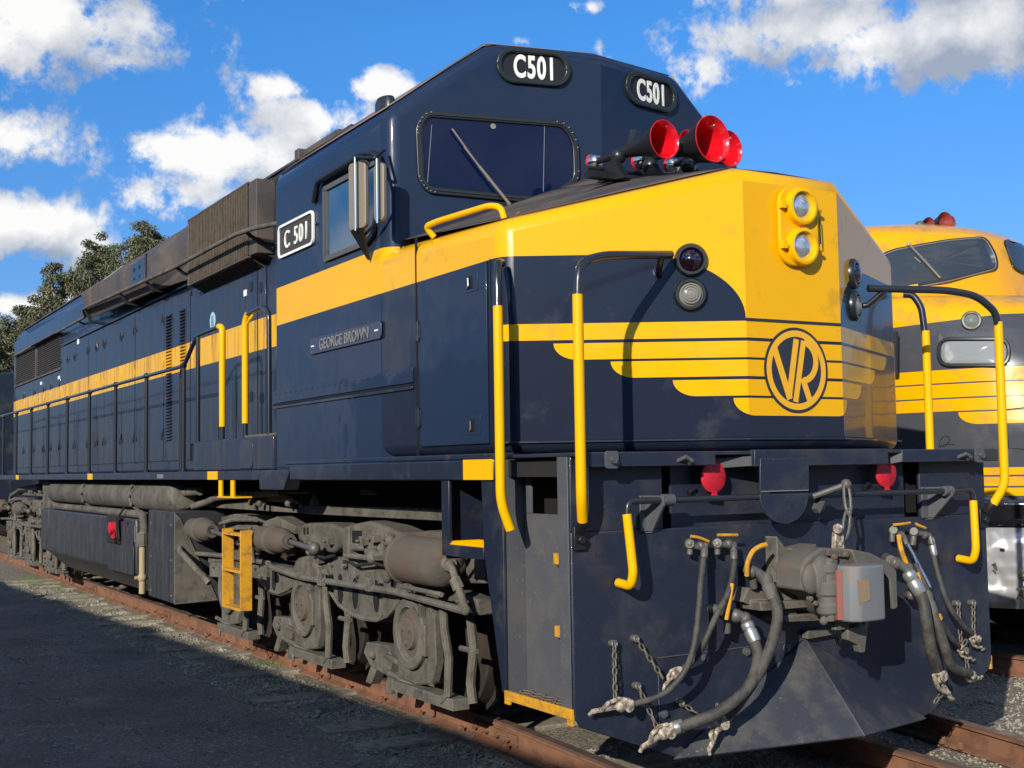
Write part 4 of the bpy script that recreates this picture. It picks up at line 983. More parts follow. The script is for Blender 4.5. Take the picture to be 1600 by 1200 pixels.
# ---- coupler
cp = MB()
cp.prism([FP_(u, v_, -.34) for u, v_ in [(1253, 886), (1262, 872), (1284, 856), (1330, 858), (1352, 864), (1340, 880), (1322, 888), (1322, 972), (1305, 962), (1292, 950), (1285, 935), (1253, 922)]], (0, .20, 0))
coup = B(cp, 'coupler', m_castg, bevel=.014, bseg=3)
mb = MB()
for (u, v_, y, r_, q) in ((1284, 900, -.36, .085, (.8, .6, 1.25)), (1268, 905, -.35, .07, (.9, .5, 1.1)), (1296, 940, -.38, .06, (.8, .7, 1.2))): mb.ball(PY(u, v_, y), r_, 20, q)
B(mb, 'head_casting', m_castg, coup)
mb = MB()
for (u, v_) in ((1262, 935), (1270, 942), (1278, 930), (1300, 870), (1318, 866)): c = PY(u, v_, -.35); mb.cyl(c, c+V((0, -.03, 0)), .014, 6)
mb.prism([PY(u, v_, -.345) for u, v_ in [(1290, 858), (1340, 862), (1336, 872), (1290, 868)]], (0, -.02, 0)); mb.prism([PY(u, v_, -.345) for u, v_ in [(1296, 874), (1302, 874), (1304, 950), (1298, 948)]], (0, -.03, 0))
B(mb, 'head_ribs', m_dust2, coup, bevel=.003)
mb = MB(); mb.prism([FP_(u, v_, -.40) for u, v_ in [(1330, 858), (1362, 864), (1390, 878), (1402, 892), (1404, 950), (1397, 953), (1390, 905), (1380, 893), (1340, 884)]], (0, .16, 0)); B(mb, 'guard_arm', m_castg, coup, bevel=.01)
a = FP_(1306, 925, -.44); mb = MB(); mb.lathe((a.x+.01, -.375, .845), (0, 0, 1), [(0, .045), (.015, .06), (.06, .062), (.065, .052), (.10, .052), (.105, .064), (.17, .066), (.175, .054), (.215, .052), (.22, .06), (.255, .058), (.27, .04)], 20); mb.cyl((a.x, -.40, .82), (a.x, -.40, 1.135), .024, 10); mb.ball(FP_(1287, 970, -.38), .024, 8); B(mb, 'knuckle_pivot', m_castg, coup, bevel=.01)
x0, x1 = FP_(1331, 930, -.52).x, FP_(1388, 930, -.52).x; z0, z1 = FP_(1350, 972, -.52).z, FP_(1350, 884, -.52).z
mb = MB(); xm = (x0+x1)/2
prof = [(x0, -.37), (x0-.005, -.44), (x0+.012, -.50), (x0+.05, -.53), (xm+.02, -.535), (x1-.03, -.525), (x1-.005, -.49), (x1, -.44), (x1-.01, -.36)]
mb.prism([(x, y, z0) for x, y in prof], (0, 0, z1-z0)); kn = B(mb, 'knuckle', m_knuck, coup, bevel=.012, bseg=3)
mb = MB(); mb.prism([(x0+.035, -.5245, z1-.07), (x0+.105, -.537, z1-.07), (x0+.11, -.537, z1-.17), (x0+.04, -.5265, z1-.19)], (0, -.002, 0)); B(mb, 'rust_patch', mat('rust_patch_orange', (.21, .165, .105), .75, dirt=(.26, .13, .05), dirt_amt=.6, dirt_scale=14), kn)
mb = MB(); mb.prism([(x0-.022, -.40, z0+.01), (x0-.022, -.44, z0+.01), (x0-.004, -.46, z0+.01), (x0-.004, -.40, z0+.01)], (0, 0, z1-z0-.03)); B(mb, 'knuckle_edge', mat('red_worn_steel', (.22, .06, .045), .6), coup)
mb = MB(); mb.prism([FP_(u, v_, -.36) for u, v_ in [(1325, 975), (1352, 970), (1356, 985), (1352, 1020), (1345, 1020), (1342, 1008), (1325, 1000)]], (0, .05, 0)); mb.ball(FP_(1341, 976, -.40), .022, 8); mb.box(FP_(1305, 966, -.36), FP_(1345, 978, -.30)); B(mb, 'lock_lifter', m_castg, coup, bevel=.006)
mb = MB(); mb.prism([FP_(u, v_, -.33) for u, v_ in [(1306, 832), (1319, 832), (1320, 858), (1305, 858)]], (0, .03, 0)); mb.cyl(FP_(1309, 826, -.35), FP_(1309, 826, -.29), .026, 12); B(mb, 'lifter_eye', m_chalk, coup, bevel=.004)
mb = MB(); mb.box((-.13, -.02, .87), (.13, -.16, 1.06)); mb.box((-.16, .02, .80), (-.30, -.13, .86)); B(mb, 'coupler_shank', m_castg, coup, bevel=.012)
mb = MB(); fpoly([(1214, 838), (1224, 850), (1238, 872), (1244, 905), (1244, 936), (1216, 940)], -.10, .095, mb); fpoly([(1244, 858), (1276, 850), (1276, 858), (1248, 868)], -.14, .13, mb)
fpoly([(1188, 940), (1282, 938), (1282, 948), (1190, 955)], -.18, .17, mb); fpoly([(1225, 962), (1290, 958), (1292, 970), (1228, 972)], -.16, .15, mb); fpoly([(1262, 985), (1316, 978), (1316, 990), (1262, 999)], -.05, .045, mb)
fpoly([(1170, 918), (1216, 930), (1216, 940), (1188, 952), (1160, 940)], -.10, .09, mb)
B(mb, 'coupler_pocket', m_dust, coup, bevel=.005)
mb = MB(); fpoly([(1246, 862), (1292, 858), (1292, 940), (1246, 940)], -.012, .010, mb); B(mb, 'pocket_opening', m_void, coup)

# ---- hoses : (u, v, y) control points
def H3(pts): return [PY(u, v_, y) for u, v_, y in pts]
HO = []
def hose(pts, r, name='air_hose', m_=m_rubber):
    mb = MB(); mb.hose(H3(pts), r, 12); o_ = B(mb, name, m_); HO.append(o_); return o_
def ferrule(parent, a, b, r, m_=m_steel, name='hose_ferrule'):
    a, b = PY(*a), PY(*b); d = (b-a); L = d.length; mb = MB(); mb.lathe(a, d, [(0, r*.9), (.1*L, r*1.12), (.3*L, r*1.12), (.34*L, r*1.02), (.42*L, r*1.02), (.46*L, r*1.15), (.85*L, r*1.12), (L, r)], 16); B(mb, name, m_, parent)
def glad(parent, a, b, s=1.0, seed=1):
    a, b = PY(*a), PY(*b); d = (b-a).normalized(); r = random.Random(seed); mb = MB()
    mb.tube([a, a.lerp(b, .55), b], .011*s, 8); mb.ball(a.lerp(b, .30), .030*s, 10, (1, .7, .9)); mb.ball(a.lerp(b, .12)+V((0, -.012, .008)), .022*s, 8)
    s_ = d.cross(V((0, 1, 0))).normalized()
    mb.tube([a.lerp(b, .1)-s_*.02*s, a.lerp(b, .35)-s_*.034*s, a.lerp(b, .6)-s_*.024*s, a.lerp(b, .8)+V((0, -.01, 0))], .010*s, 8); mb.lathe(a.lerp(b, .22)+V((0, -.03, 0)), (0, -1, 0), [(0, .02*s), (.014, .024*s), (.016, .012*s)], 12)
    mb.tube([b-d*.03, b, b+d*.02+s_*.015], .008*s, 6); B(mb, 'glad_hand', m_chalk, parent)
# left group
h = hose([(1101, 862, -.07), (1096, 900, -.12), (1091, 960, -.17), (1084, 1010, -.19), (1068, 1052, -.18), (1035, 1085, -.14), (985, 1102, -.08)], .0155); ferrule(h, (1102, 846, -.06), (1100, 872, -.09), .017); glad(h, (990, 1100, -.08), (925, 1112, -.05), 1.1, 1)
h = hose([(1146, 862, -.07), (1147, 885, -.10), (1138, 925, -.15), (1118, 965, -.18), (1102, 1000, -.17), (1085, 1030, -.10), (1055, 1052, -.04)], .0155); ferrule(h, (1146, 848, -.06), (1147, 875, -.09), .017); glad(h, (1062, 1046, -.05), (1038, 1072, -.04), .9, 2)
h = hose([(1196, 905, -.16), (1208, 930, -.20), (1215, 962, -.23), (1206, 1005, -.26), (1186, 1050, -.26), (1160, 1090, -.22), (1135, 1122, -.16)], .029); ferrule(h, (1194, 898, -.15), (1208, 935, -.20), .031, m_castg); glad(h, (1130, 1118, -.15), (1108, 1172, -.12), 1.15, 3)
h = hose([(1168, 980, -.16), (1180, 1005, -.20), (1184, 1035, -.24), (1168, 1075, -.26), (1130, 1108, -.24), (1095, 1125, -.20), (1058, 1137, -.13)], .029); ferrule(h, (1166, 972, -.15), (1180, 1003, -.20), .031, m_chrome if False else m_silver); ferrule(h, (1068, 1133, -.14), (1050, 1139, -.12), .031, m_silver); glad(h, (1052, 1136, -.12), (1003, 1168, -.08), 1.25, 4)
# right group
h = hose([(1430, 880, -.10), (1450, 925, -.14), (1466, 965, -.17), (1485, 995, -.14), (1502, 1014, -.07)], .0155); ferrule(h, (1414, 845, -.06), (1452, 918, -.14), .013, m_chrome); glad(h, (1496, 1010, -.08), (1520, 1032, -.04), .8, 5)
h = hose([(1455, 850, -.06), (1464, 890, -.10), (1480, 940, -.14), (1500, 972, -.13), (1522, 994, -.07)], .0155); ferrule(h, (1454, 840, -.06), (1460, 868, -.08), .018, m_silver); glad(h, (1516, 992, -.07), (1535, 1015, -.03), .9, 6)
h = hose([(1424, 900, -.18), (1441, 935, -.22), (1448, 975, -.24), (1455, 1015, -.22), (1464, 1044, -.18)], .033); ferrule(h, (1418, 893, -.17), (1438, 928, -.21), .035, m_silver); glad(h, (1460, 1044, -.17), (1486, 1092, -.10), 1.3, 7)
h = hose([(1450, 938, -.14), (1464, 975, -.19), (1476, 1010, -.20), (1488, 1042, -.18), (1518, 1054, -.10)], .028); ferrule(h, (1446, 925, -.13), (1458, 962, -.17), .030, m_castg); ferrule(h, (1461, 962, -.17), (1465, 970, -.175), .030, m_yeldirty, 'hose_clip'); glad(h, (1506, 1052, -.10), (1532, 1060, -.05), 1.0, 8)
# cocks and yellow handles
def cock(name, pts_ball, tubes, parent=None):
    mb = MB()
    for (u, v_, y, r) in pts_ball: mb.ball(PY(u, v_, y), r, 10)
    for tb, r in tubes: mb.tube(H3(tb), r, 10)
    return B(mb, name, m_steel, parent or ROOT)
def yh(parent, pts, r):
    mb = MB(); mb.hose(H3(pts), r, 8); B(mb, 'yellow_handle', m_yeldirty, parent)
k = cock('air_cock', [(1078, 850, -.05, .03), (1095, 853, -.06, .026)], [([(1078, 850, 0), (1078, 850, -.07)], .022), ([(1075, 852, -.05), (1102, 856, -.07), (1102, 866, -.08)], .017), ([(1078, 850, -.05), (1078, 866, -.05)], .016)]); yh(k, [(1079, 838, -.08), (1092, 840, -.09), (1107, 846, -.09)], .008)
k = cock('air_cock', [(1121, 850, -.05, .03), (1138, 850, -.06, .026)], [([(1121, 848, 0), (1121, 848, -.07)], .022), ([(1118, 850, -.05), (1145, 852, -.07), (1146, 862, -.08)], .017), ([(1121, 850, -.05), (1121, 866, -.05)], .016)]); yh(k, [(1121, 836, -.08), (1136, 836, -.09), (1152, 836, -.09)], .008)
k = cock('brake_cock', [(1173, 893, -.13, .036), (1192, 902, -.15, .033)], [([(1168, 890, 0), (1170, 892, -.12)], .028), ([(1170, 888, -.13), (1186, 896, -.15), (1196, 910, -.16)], .026), ([(1176, 905, -.13), (1178, 918, -.12)], .02)]); yh(k, [(1167, 900, -.16), (1168, 880, -.17), (1176, 862, -.17), (1187, 854, -.17), (1197, 851, -.17)], .013)
k = cock('brake_cock', [(1150, 962, -.13, .036), (1164, 966, -.15, .033)], [([(1110, 950, 0), (1140, 958, -.12)], .026), ([(1148, 958, -.13), (1162, 964, -.15), (1169, 980, -.16)], .026), ([(1136, 972, -.10), (1136, 988, -.09)], .02)]); yh(k, [(1135, 968, -.15), (1139, 945, -.16), (1144, 912, -.15)], .011)
k = cock('air_cock', [(1396, 830, -.05, .028), (1408, 836, -.06, .024)], [([(1396, 828, 0), (1396, 828, -.07)], .022), ([(1394, 830, -.05), (1412, 838, -.07), (1416, 850, -.08)], .016), ([(1394, 832, -.05), (1394, 846, -.05)], .016)]); yh(k, [(1396, 820, -.08), (1408, 819, -.09), (1422, 817, -.09)], .008)
k = cock('air_cock', [(1428, 832, -.05, .03), (1444, 836, -.06, .024)], [([(1428, 830, 0), (1428, 830, -.07)], .022), ([(1426, 832, -.05), (1452, 836, -.07), (1455, 850, -.08)], .016), ([(1428, 834, -.05), (1426, 852, -.05)], .018)]); yh(k, [(1430, 818, -.08), (1436, 821, -.09), (1446, 825, -.09)], .008)
k = cock('brake_cock', [(1400, 880, -.13, .036), (1418, 888, -.15, .035)], [([(1384, 872, 0), (1392, 876, -.12)], .03), ([(1396, 877, -.13), (1414, 886, -.15), (1424, 900, -.17)], .028)]); yh(k, [(1404, 836, -.14), (1408, 858, -.16), (1416, 880, -.16)], .014)
k = cock('brake_cock', [(1424, 930, -.10, .03), (1438, 928, -.12, .028)], [([(1418, 930, 0), (1424, 930, -.10)], .024), ([(1424, 930, -.10), (1440, 926, -.12), (1447, 935, -.14)], .022)]); yh(k, [(1434, 895, -.16), (1440, 915, -.16), (1446, 928, -.15)], .010)
# safety chains
def chain(a, b, sag=0, hook=True):
    mb = MB(); A2, B2 = PY(*a), PY(*b); mb.chain(A2, B2, sag); o_ = B(mb, 'dummy_chain', m_chain, smooth=60)
    if hook: mb = MB(); mb.lathe(V((A2.x, .0, A2.z)), (0, -1, 0), [(0, .018), (.03, .018), (.034, .012)], 10); mb.link(V((A2.x, -.03, A2.z+.012)), V((A2.x, -.035, A2.z-.012)), .013, .006, (1, 0, 0)); B(mb, 'chain_eye', m_steel, o_)
chain((960, 1006, -.03), (961, 1093, -.06)); chain((994, 998, -.03), (1036, 1060, -.05)); chain((997, 1072, -.03), (1028, 1140, -.09)); chain((1063, 1098, -.02), (1090, 1115, -.05)); chain((1497, 943, -.03), (1502, 1012, -.06)); chain((1521, 942, -.03), (1521, 994, -.06)); chain((1508, 1015, -.04), (1512, 1046, -.06), hook=False); chain((1510, 1000, -.05), (1500, 1018, -.05), hook=False); chain((1120, 1100, -.1), (1126, 1122, -.12), hook=False); chain((1473, 1082, -.10), (1460, 1098, -.1), hook=False)

# ---- front corner steps
for sx in (-1, 1):
    X = lambda x: sx*x
    mb = MB()
    # side sheet
    pts = [(.905, 1.665), (.665, 1.665), (.665, .42), (.70, .45), (.88, 1.17)]
    mb.prism([(X(1.482), y, z) for y, z in pts], (-sx*.018, 0, 0)); st = B(mb, 'step_side_sheet', m_navy, bevel=.004)
    mb = MB(); mb.box((X(1.463), .672, .43), (X(1.34), .69, 1.665)); B(mb, 'step_rear_wall', m_stepw, st, bevel=.003)
    mb = MB(); mb.box((X(1.345), .03, .43), (X(1.33), .671, 1.375)); mb.box((X(1.345), .03, 1.568), (X(1.33), .671, 1.66)); mb.box((X(1.345), .60, 1.376), (X(1.33), .671, 1.567)); B(mb, 'step_back_wall', m_stepw, st, bevel=.003)
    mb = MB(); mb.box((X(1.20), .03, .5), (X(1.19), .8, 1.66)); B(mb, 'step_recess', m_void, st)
    mb = MB(); a = V((X(1.225), .30, 1.46)); mb.ball(a, .035, 8); mb.tube([a, a+V((X(.02), .07, -.03))], .012, 6); B(mb, 'recess_cock', m_dust, st)
    mb = MB(); mb.box((X(1.47), .03, .425), (X(1.33), .66, .437)); tr = B(mb, 'step_tread', m_dust2, st)
    mb = MB()
    for i in range(11):
        for j in range(3):
            c = V((X(1.36+j*.045), .07+i*.057, .440)); s2 = 1 if (i+j) % 2 else -1; d = V((.016*s2, .02, 0)); e = V((-.006*s2*1.2, .005, 0)); mb.prism([c-d-e, c+d-e, c+d+e, c-d+e], (0, 0, .006))
    B(mb, 'tread_bars', m_dust2, tr)
    mb = MB(); mb.box((X(1.492), .005, .405), (X(1.474), .66, .455)); mb.box((X(1.492), .005, .375), (X(1.474), .05, .405)); mb.box((X(1.492), .61, .385), (X(1.474), .66, .405)); B(mb, 'yellow_step_edge', m_yeldirty, tr, bevel=.003)
    for zz in (1.155, .79): mb = MB(); mb.box((X(1.392), .22, zz-.028), (X(1.346), .31, zz+.028)); B(mb, 'yellow_lug', m_yeldirty, st, bevel=.003)
    # hanging step behind
    mb = MB(); mb.box((X(1.482), 1.29, 1.1865), (X(1.46), 1.385, 1.552)); mb.box((X(1.482), .885, 1.12), (X(1.46), 1.385, 1.186)); mb.box((X(1.46), 1.36, 1.10), (X(1.15), 1.38, 1.552)); hs = B(mb, 'hanging_step', m_navy, bevel=.004)
    mb = MB()
    for i in range(13): mb.prism([(X(1.475), .89+i*.033, 1.188), (X(1.475), .91+i*.033, 1.206), (X(1.475), .916+i*.033, 1.188)], (-sx*.20, 0, 0))
    mb.box((X(1.478), .885, 1.1875), (X(1.25), 1.29, 1.193)); B(mb, 'yellow_tread', m_yel, hs, smooth=0)

# ---- bogies
def bogie(yc, near=True):
    """three-axle bogie centred at yc, drawn in coordinates y relative to 4.43 as surveyed"""
    off = yc-4.43
    bg = MB(); bg.box((-.9, yc-2.7, .66), (.9, yc+2.7, .80)); root = B(bg, 'bogie', m_dark)
    for yy in (2.445, 4.43, 6.41):
        y = yy+off
        for sx in (-1, 1):
            mb = MB(); pf = [(-.07, .50), (-.06, .535), (-.035, .535), (-.03, .505), (.06, .50), (.07, .48), (.05, .46), (.05, .2), (.07, .17), (.07, .12)]
            mb.lathe((sx*.80, y, .505), (sx, 0, 0), pf, 48); wl = B(mb, 'wheel', mat('wheel_steel', (.022, .018, .015), .8, dirt=(.05, .032, .022), dirt_amt=.5, dirt_scale=4) if 'wheel_steel' not in bpy.data.materials else bpy.data.materials['wheel_steel'], root)  # wheel colour darkened to stand for the shade behind the frames
        mb = MB(); mb.cyl((-.8, y, .505), (.8, y, .505), .09, 16); B(mb, 'axle', m_dark, root)
    for sx in (-1, 1):
        def Q(u, v_, xp=-1.13, dx=0.0):
            p = PX(u, v_, xp); return V((-p.x*sx+dx*sx if False else -sx*p.x if sx > 0 else p.x, p.y+off, p.z))
        inn = V((-sx*1.0, 0, 0))
        def SPm(mb, pts, xp, depth):
            mb.prism([Q(u, v_, xp) for u, v_ in pts], inn*depth); return mb
        mb = MB()
        SPm(mb, [(327, 878), (420, 882), (470, 890), (508, 882), (525, 870), (548, 874), (566, 888), (600, 893), (650, 905), (700, 918), (745, 936), (748, 962), (705, 958), (668, 948), (640, 933), (632, 925), (621, 950), (607, 966), (590, 973), (568, 971), (545, 962), (527, 948), (517, 932), (508, 916), (495, 912), (470, 908), (462, 915), (452, 926), (436, 932), (420, 928), (408, 915), (398, 905), (327, 902)], -1.16, .12)
        fr_ = B(mb, 'side_frame', m_dust, root, bevel=.012)
        mb = MB()
        for (u, v_) in ((532, 920), (555, 927), (588, 931), (428, 902), (617, 903)):
            c = Q(u, v_, -1.162); mb.prism([c+V((0, a, b_)) for a, b_ in [(.050*cos(q), .115*sin(q)) for q in [2*pi*i/14 for i in range(14)]]], (sx*.004, 0, 0))
        B(mb, 'frame_slots', m_void, fr_)
        for yy in (2.445, 4.43, 6.41):
            y = yy+off; xo = sx*1.20
            mb = MB()
            o_ = [(-.30, .80), (-.24, .90), (.22, .90), (.30, .80), (.27, .45), (.24, .22), (-.02, .20), (-.26, .24), (-.29, .5)]
            mb.prism([(sx*1.17, y+a, b_) for a, b_ in o_], inn*.10); ab_ = B(mb, 'axle_box', m_dust, root, bevel=.015)
            mb = MB(); mb.lathe((sx*1.15, y, .54), (sx, 0, 0), [(0, .235), (.05, .235), (.06, .225), (.06, .175), (.035, .165), (.03, .16)], 32, cap=False); B(mb, 'journal_ring', m_dust, ab_)
            mb = MB(); mb.lathe((sx*1.165, y, .54), (sx, 0, 0), [(0, .165), (.015, .16), (.02, .11), (.05, .10), (.055, .07), (.055, .02)], 24)
            for q in range(3):
                a = 2*pi*q/3+.5; mb.cyl((sx*1.21, y+.062*cos(a), .54+.062*sin(a)), (sx*1.232, y+.062*cos(a), .54+.062*sin(a)), .016, 6)
            B(mb, 'journal_cap', m_dust2, ab_)
            # liner plates, hanger strap and tie bar beside each box
            mb = MB(); mb.prism([(sx*1.20, y-.30, .74), (sx*1.20, y-.38, .70), (sx*1.20, y-.40, .40), (sx*1.20, y-.33, .26), (sx*1.20, y-.27, .30)], inn*.06); mb.box((sx*1.215, y-.27, .62), (sx*1.17, y-.20, .42)); mb.box((sx*1.21, y-.20, .66), (sx*1.17, y-.16, .80)); B(mb, 'liner_plate', m_dust, ab_, bevel=.006)
            mb = MB(); mb.tube([(sx*1.18, y-.46, .86), (sx*1.19, y-.50, .62), (sx*1.19, y-.56, .45), (sx*1.19, y-.54, .22), (sx*1.19, y-.46, .17)], .028, 8); mb.tube([(sx*1.1, y-.66, .80), (sx*1.1, y-.72, .52), (sx*1.1, y-.67, .30), (sx*1.1, y-.70, .18)], .03, 8)
            mb.tube([(sx*1.10, y-.55, .50), (sx*1.10, y-.75, .50)], .018, 6); B(mb, 'brake_hanger', m_dust, root)
            mb = MB(); mb.box((sx*1.20, y-.62, .13), (sx*1.08, y+.28, .20)); mb.tube([(sx*1.14, y-.3, .17), (sx*1.14, y+.5, .22)], .02, 8); mb.cyl((sx*1.2, y+.2, .14), (sx*1.2, y+.2, .08), .012, 8); B(mb, 'pedestal_tie_bar', m_dust, root, bevel=.008)
            if yy < 6:
                mb = MB(); yk = y+.72; mb.prism([(sx*1.12, yk-.28, .30), (sx*1.12, yk-.20, .40), (sx*1.12, yk+.16, .38), (sx*1.12, yk+.22, .30), (sx*1.12, yk+.10, .22), (sx*1.12, yk-.22, .18)], inn*.09)
                mb.prism([(sx*1.10, yk-.16, .22), (sx*1.10, yk-.28, .20), (sx*1.10, yk-.20, .06), (sx*1.10, yk-.10, .05)], inn*.08); mb.prism([(sx*1.10, yk+.12, .24), (sx*1.10, yk+.02, .22), (sx*1.10, yk+.14, .08), (sx*1.10, yk+.24, .08)], inn*.08)
                mb.tube([(sx*1.13, yk-.2, .33), (sx*1.13, yk-.62, .28)], .022, 8); mb.ball((sx*1.135, yk+.02, .31), .035, 8); B(mb, 'brake_shoe', m_dust, root, bevel=.006)
        # bolt heads, ribs and small castings over the frame
        rr = random.Random(7); mb = MB()
        for (u, v_) in ((335, 885), (350, 885), (365, 885), (400, 886), (410, 900), (440, 896), (470, 898), (520, 882), (540, 884), (560, 898), (640, 918), (655, 924), (690, 928), (715, 940), (735, 945), (545, 955), (600, 960), (500, 905), (625, 905)):
            c = Q(u, v_, -1.162); mb.cyl(c, c+V((sx*.03, 0, 0)), rr.choice((.014, .018, .022)), 6)
        B(mb, 'frame_bolts', m_dust, fr_)
        mb = MB()
        mb.tube([Q(512, 918, -1.165), Q(530, 945, -1.165), Q(550, 960, -1.165), Q(570, 967, -1.165), Q(590, 969, -1.165), Q(606, 962, -1.165), Q(620, 946, -1.165), Q(632, 924, -1.165)], .016, 6)
        mb.tube([Q(408, 906, -1.165), Q(420, 923, -1.165), Q(436, 927, -1.165), Q(452, 920, -1.165), Q(464, 910, -1.165)], .014, 6)
        B(mb, 'frame_lip', m_dust, fr_)
        mb = MB()
        for (u, v_) in ((568, 845), (585, 842), (608, 842), (455, 860), (500, 870), (380, 850), (360, 852), (515, 845), (645, 905), (660, 895)):
            c = Q(u, v_, -1.17); a = rr.uniform(.02, .05); b2 = rr.uniform(.02, .05); mb.box(c-V((.03, a, b2)), c+V((.03, a, b2))); mb.cyl(c, c+V((sx*.06, 0, 0)), .012, 6)
        B(mb, 'small_castings', m_dust, root, bevel=.004)
        mb = MB()
        mb.tube([Q(350, 862, -1.21), Q(372, 846, -1.21), Q(388, 843, -1.22), Q(404, 862, -1.22)], .013, 6); mb.tube([Q(470, 845, -1.2), Q(486, 866, -1.22), Q(508, 872, -1.22), Q(522, 868, -1.2)], .013, 6); mb.tube([Q(606, 840, -1.2), Q(612, 858, -1.22), Q(622, 882, -1.22), Q(612, 900, -1.2)], .015, 6); mb.tube([Q(546, 878, -1.2), Q(556, 884, -1.22), Q(584, 880, -1.22), Q(600, 884, -1.2)], .012, 6)
        mb.tube([Q(690, 925, -1.2), Q(712, 905, -1.22), Q(730, 880, -1.22), Q(738, 860, -1.2)], .014, 6)
        B(mb, 'small_pipes', m_dark, root)
        # spring pots and clutter along the top of the frame
        mb = MB()
        SPm(mb, [(463, 822), (480, 817), (515, 818), (540, 828), (543, 838), (536, 852), (520, 864), (500, 862), (468, 862)], -1.14, .22); SPm(mb, [(545, 820), (575, 814), (600, 822), (625, 833), (625, 860), (545, 862)], -1.14, .22)
        sp_ = B(mb, 'spring_housing', m_dust, root, bevel=.02)
        mb = MB(); SPm(mb, [(550, 829), (565, 829), (565, 850), (550, 848)], -1.143, .004); SPm(mb, [(474, 824), (477, 824), (477, 835), (474, 835)], -1.143, .004); SPm(mb, [(479, 824), (482, 824), (482, 835), (479, 835)], -1.143, .004); B(mb, 'housing_opening', m_void, sp_)
        mb = MB(); SPm(mb, [(535, 824), (545, 822), (545, 895), (535, 892)], -1.16, .1); SPm(mb, [(598, 835), (606, 832), (610, 860), (600, 862)], -1.17, .05); SPm(mb, [(560, 868), (575, 865), (600, 868), (618, 875), (618, 890), (590, 900), (565, 892)], -1.15, .2); SPm(mb, [(465, 872), (480, 868), (500, 876), (502, 892), (480, 890), (463, 884)], -1.16, .15); SPm(mb, [(345, 808), (365, 803), (400, 806), (402, 828), (350, 828)], -1.14, .15); SPm(mb, [(405, 817), (432, 807), (460, 822), (460, 835), (405, 830)], -1.12, .15)
        SPm(mb, [(325, 868), (350, 866), (350, 878), (325, 880)], -1.16, .1); SPm(mb, [(372, 835), (392, 838), (392, 868), (372, 870)], -1.15, .1)
        B(mb, 'frame_bracket', m_dust, root, bevel=.01)
        # axle box spring cap over the front axle, rusty
        mb = MB(); SPm(mb, [(620, 905), (632, 862), (632, 845), (640, 832), (668, 829), (700, 832), (735, 838), (742, 850), (742, 900), (700, 915)], -1.12, .2); B(mb, 'end_casting', m_dust2, root, bevel=.02)
        mb = MB(); SPm(mb, [(732, 872), (757, 876), (757, 912), (728, 912)], -1.13, .15); B(mb, 'sand_box', m_dust, root, bevel=.012)
        # brake cylinders
        for (y0, y1, r, zz) in ((4.56, 5.22, .105, 1.055), (6.72, 7.32, .105, 1.065)):
            y0 += off; y1 += off; mb = MB(); mb.lathe((sx*1.25, y1, zz), (0, -1, 0), [(0, .06), (.02, r), (.26, r*1.03), (.27, r*1.13), (.31, r*1.13), (.32, r*1.0), (.50, r*.98), (.56, r*.86), (.60, r*.62), (.64, r*.60), (.64, r*.46), (.60, r*.40)], 26); bc = B(mb, 'brake_cylinder', m_dust2, root)
            mb = MB(); mb.lathe((sx*1.25, y0-.002, zz), (0, -1, 0), [(0, r*.5), (.03, r*.48), (.03, r*.3), (.0, .02)], 18, cap=False); mb.tube([(sx*1.25, y0, zz), (sx*1.26, y0-.5, zz-.03)], .022, 10); mb.ball((sx*1.25, y0-.55, zz-.03), .05, 8); B(mb, 'push_rod', m_steel, bc)
        # clutter rods and pipes
        mb = MB()
        mb.tube([Q(424, 886, -1.26), Q(470, 902, -1.26), Q(620, 925, -1.26), Q(730, 956, -1.26)], .024, 8)
        mb.tube([Q(306, 865, -1.2), Q(345, 868, -1.2), Q(420, 880, -1.2)], .022, 8); mb.tube([Q(345, 818, -1.2), Q(365, 812, -1.2), Q(400, 812, -1.2)], .02, 8)
        mb.tube([Q(392, 822, -1.24), Q(390, 835, -1.24), Q(396, 880, -1.24)], .018, 8); mb.tube([Q(540, 868, -1.2), Q(580, 872, -1.22), Q(620, 872, -1.22)], .02, 8); mb.tube([Q(575, 862, -1.2), Q(590, 868, -1.22), Q(625, 866, -1.22)], .03, 8)
        for (u, v_, r) in ((395, 834, .035), (485, 852, .035), (582, 870, .05), (597, 858, .04), (610, 845, .04), (483, 862, .03), (510, 900, .035), (605, 905, .03), (690, 925, .03)): mb.ball(Q(u, v_, -1.22), r, 8)
        for (u, v_) in ((417, 892), (502, 905), (578, 913)): c = Q(u, v_, -1.28); mb.box(c-V((.02, .035, .045)), c+V((.02, .035, .045)))
        B(mb, 'brake_rigging', m_dust, root)
        if abs(off) < .01:
            mb = MB(); c = V((sx*1.27, 1.76, 1.04)); mb.lathe(c+V((0, .58, 0)), (0, -1, 0), [(0, .02), (.0, .155), (.03, .165), (.05, .165), (.06, .155), (.54, .15), (.58, .135), (.615, .08), (.62, .02)], 32); tk = B(mb, 'air_reservoir', m_dust2, root)
            mb = MB(); mb.lathe(c+V((0, -.035, 0)), (0, -1, 0), [(0, .05), (.03, .045), (.03, .025)], 16, cap=True); mb.tube([c+V((0, -.06, 0)), c+V((sx*.02, -.14, -.03)), c+V((sx*.0, -.26, -.26))], .024, 10, bend=.05); mb.cyl(c+V((sx*.018, -.16, -.08)), c+V((sx*.005, -.19, -.14)), .038, 8); mb.ball(c+V((0, -.26, -.26)), .032, 8); B(mb, 'tank_pipe', m_dust, tk)
            mb = MB(); mb.tube([c+V((0, .46, -.16)), c+V((sx*.06, .5, -.17)), c+V((sx*.06, -.06, -.18))], .015, 8); mb.box(c+V((-.04, .42, -.19)), c+V((.04, .5, -.15))); B(mb, 'tank_strap', m_dust, tk)
    return root
bogie(4.43); bogie(17.45)
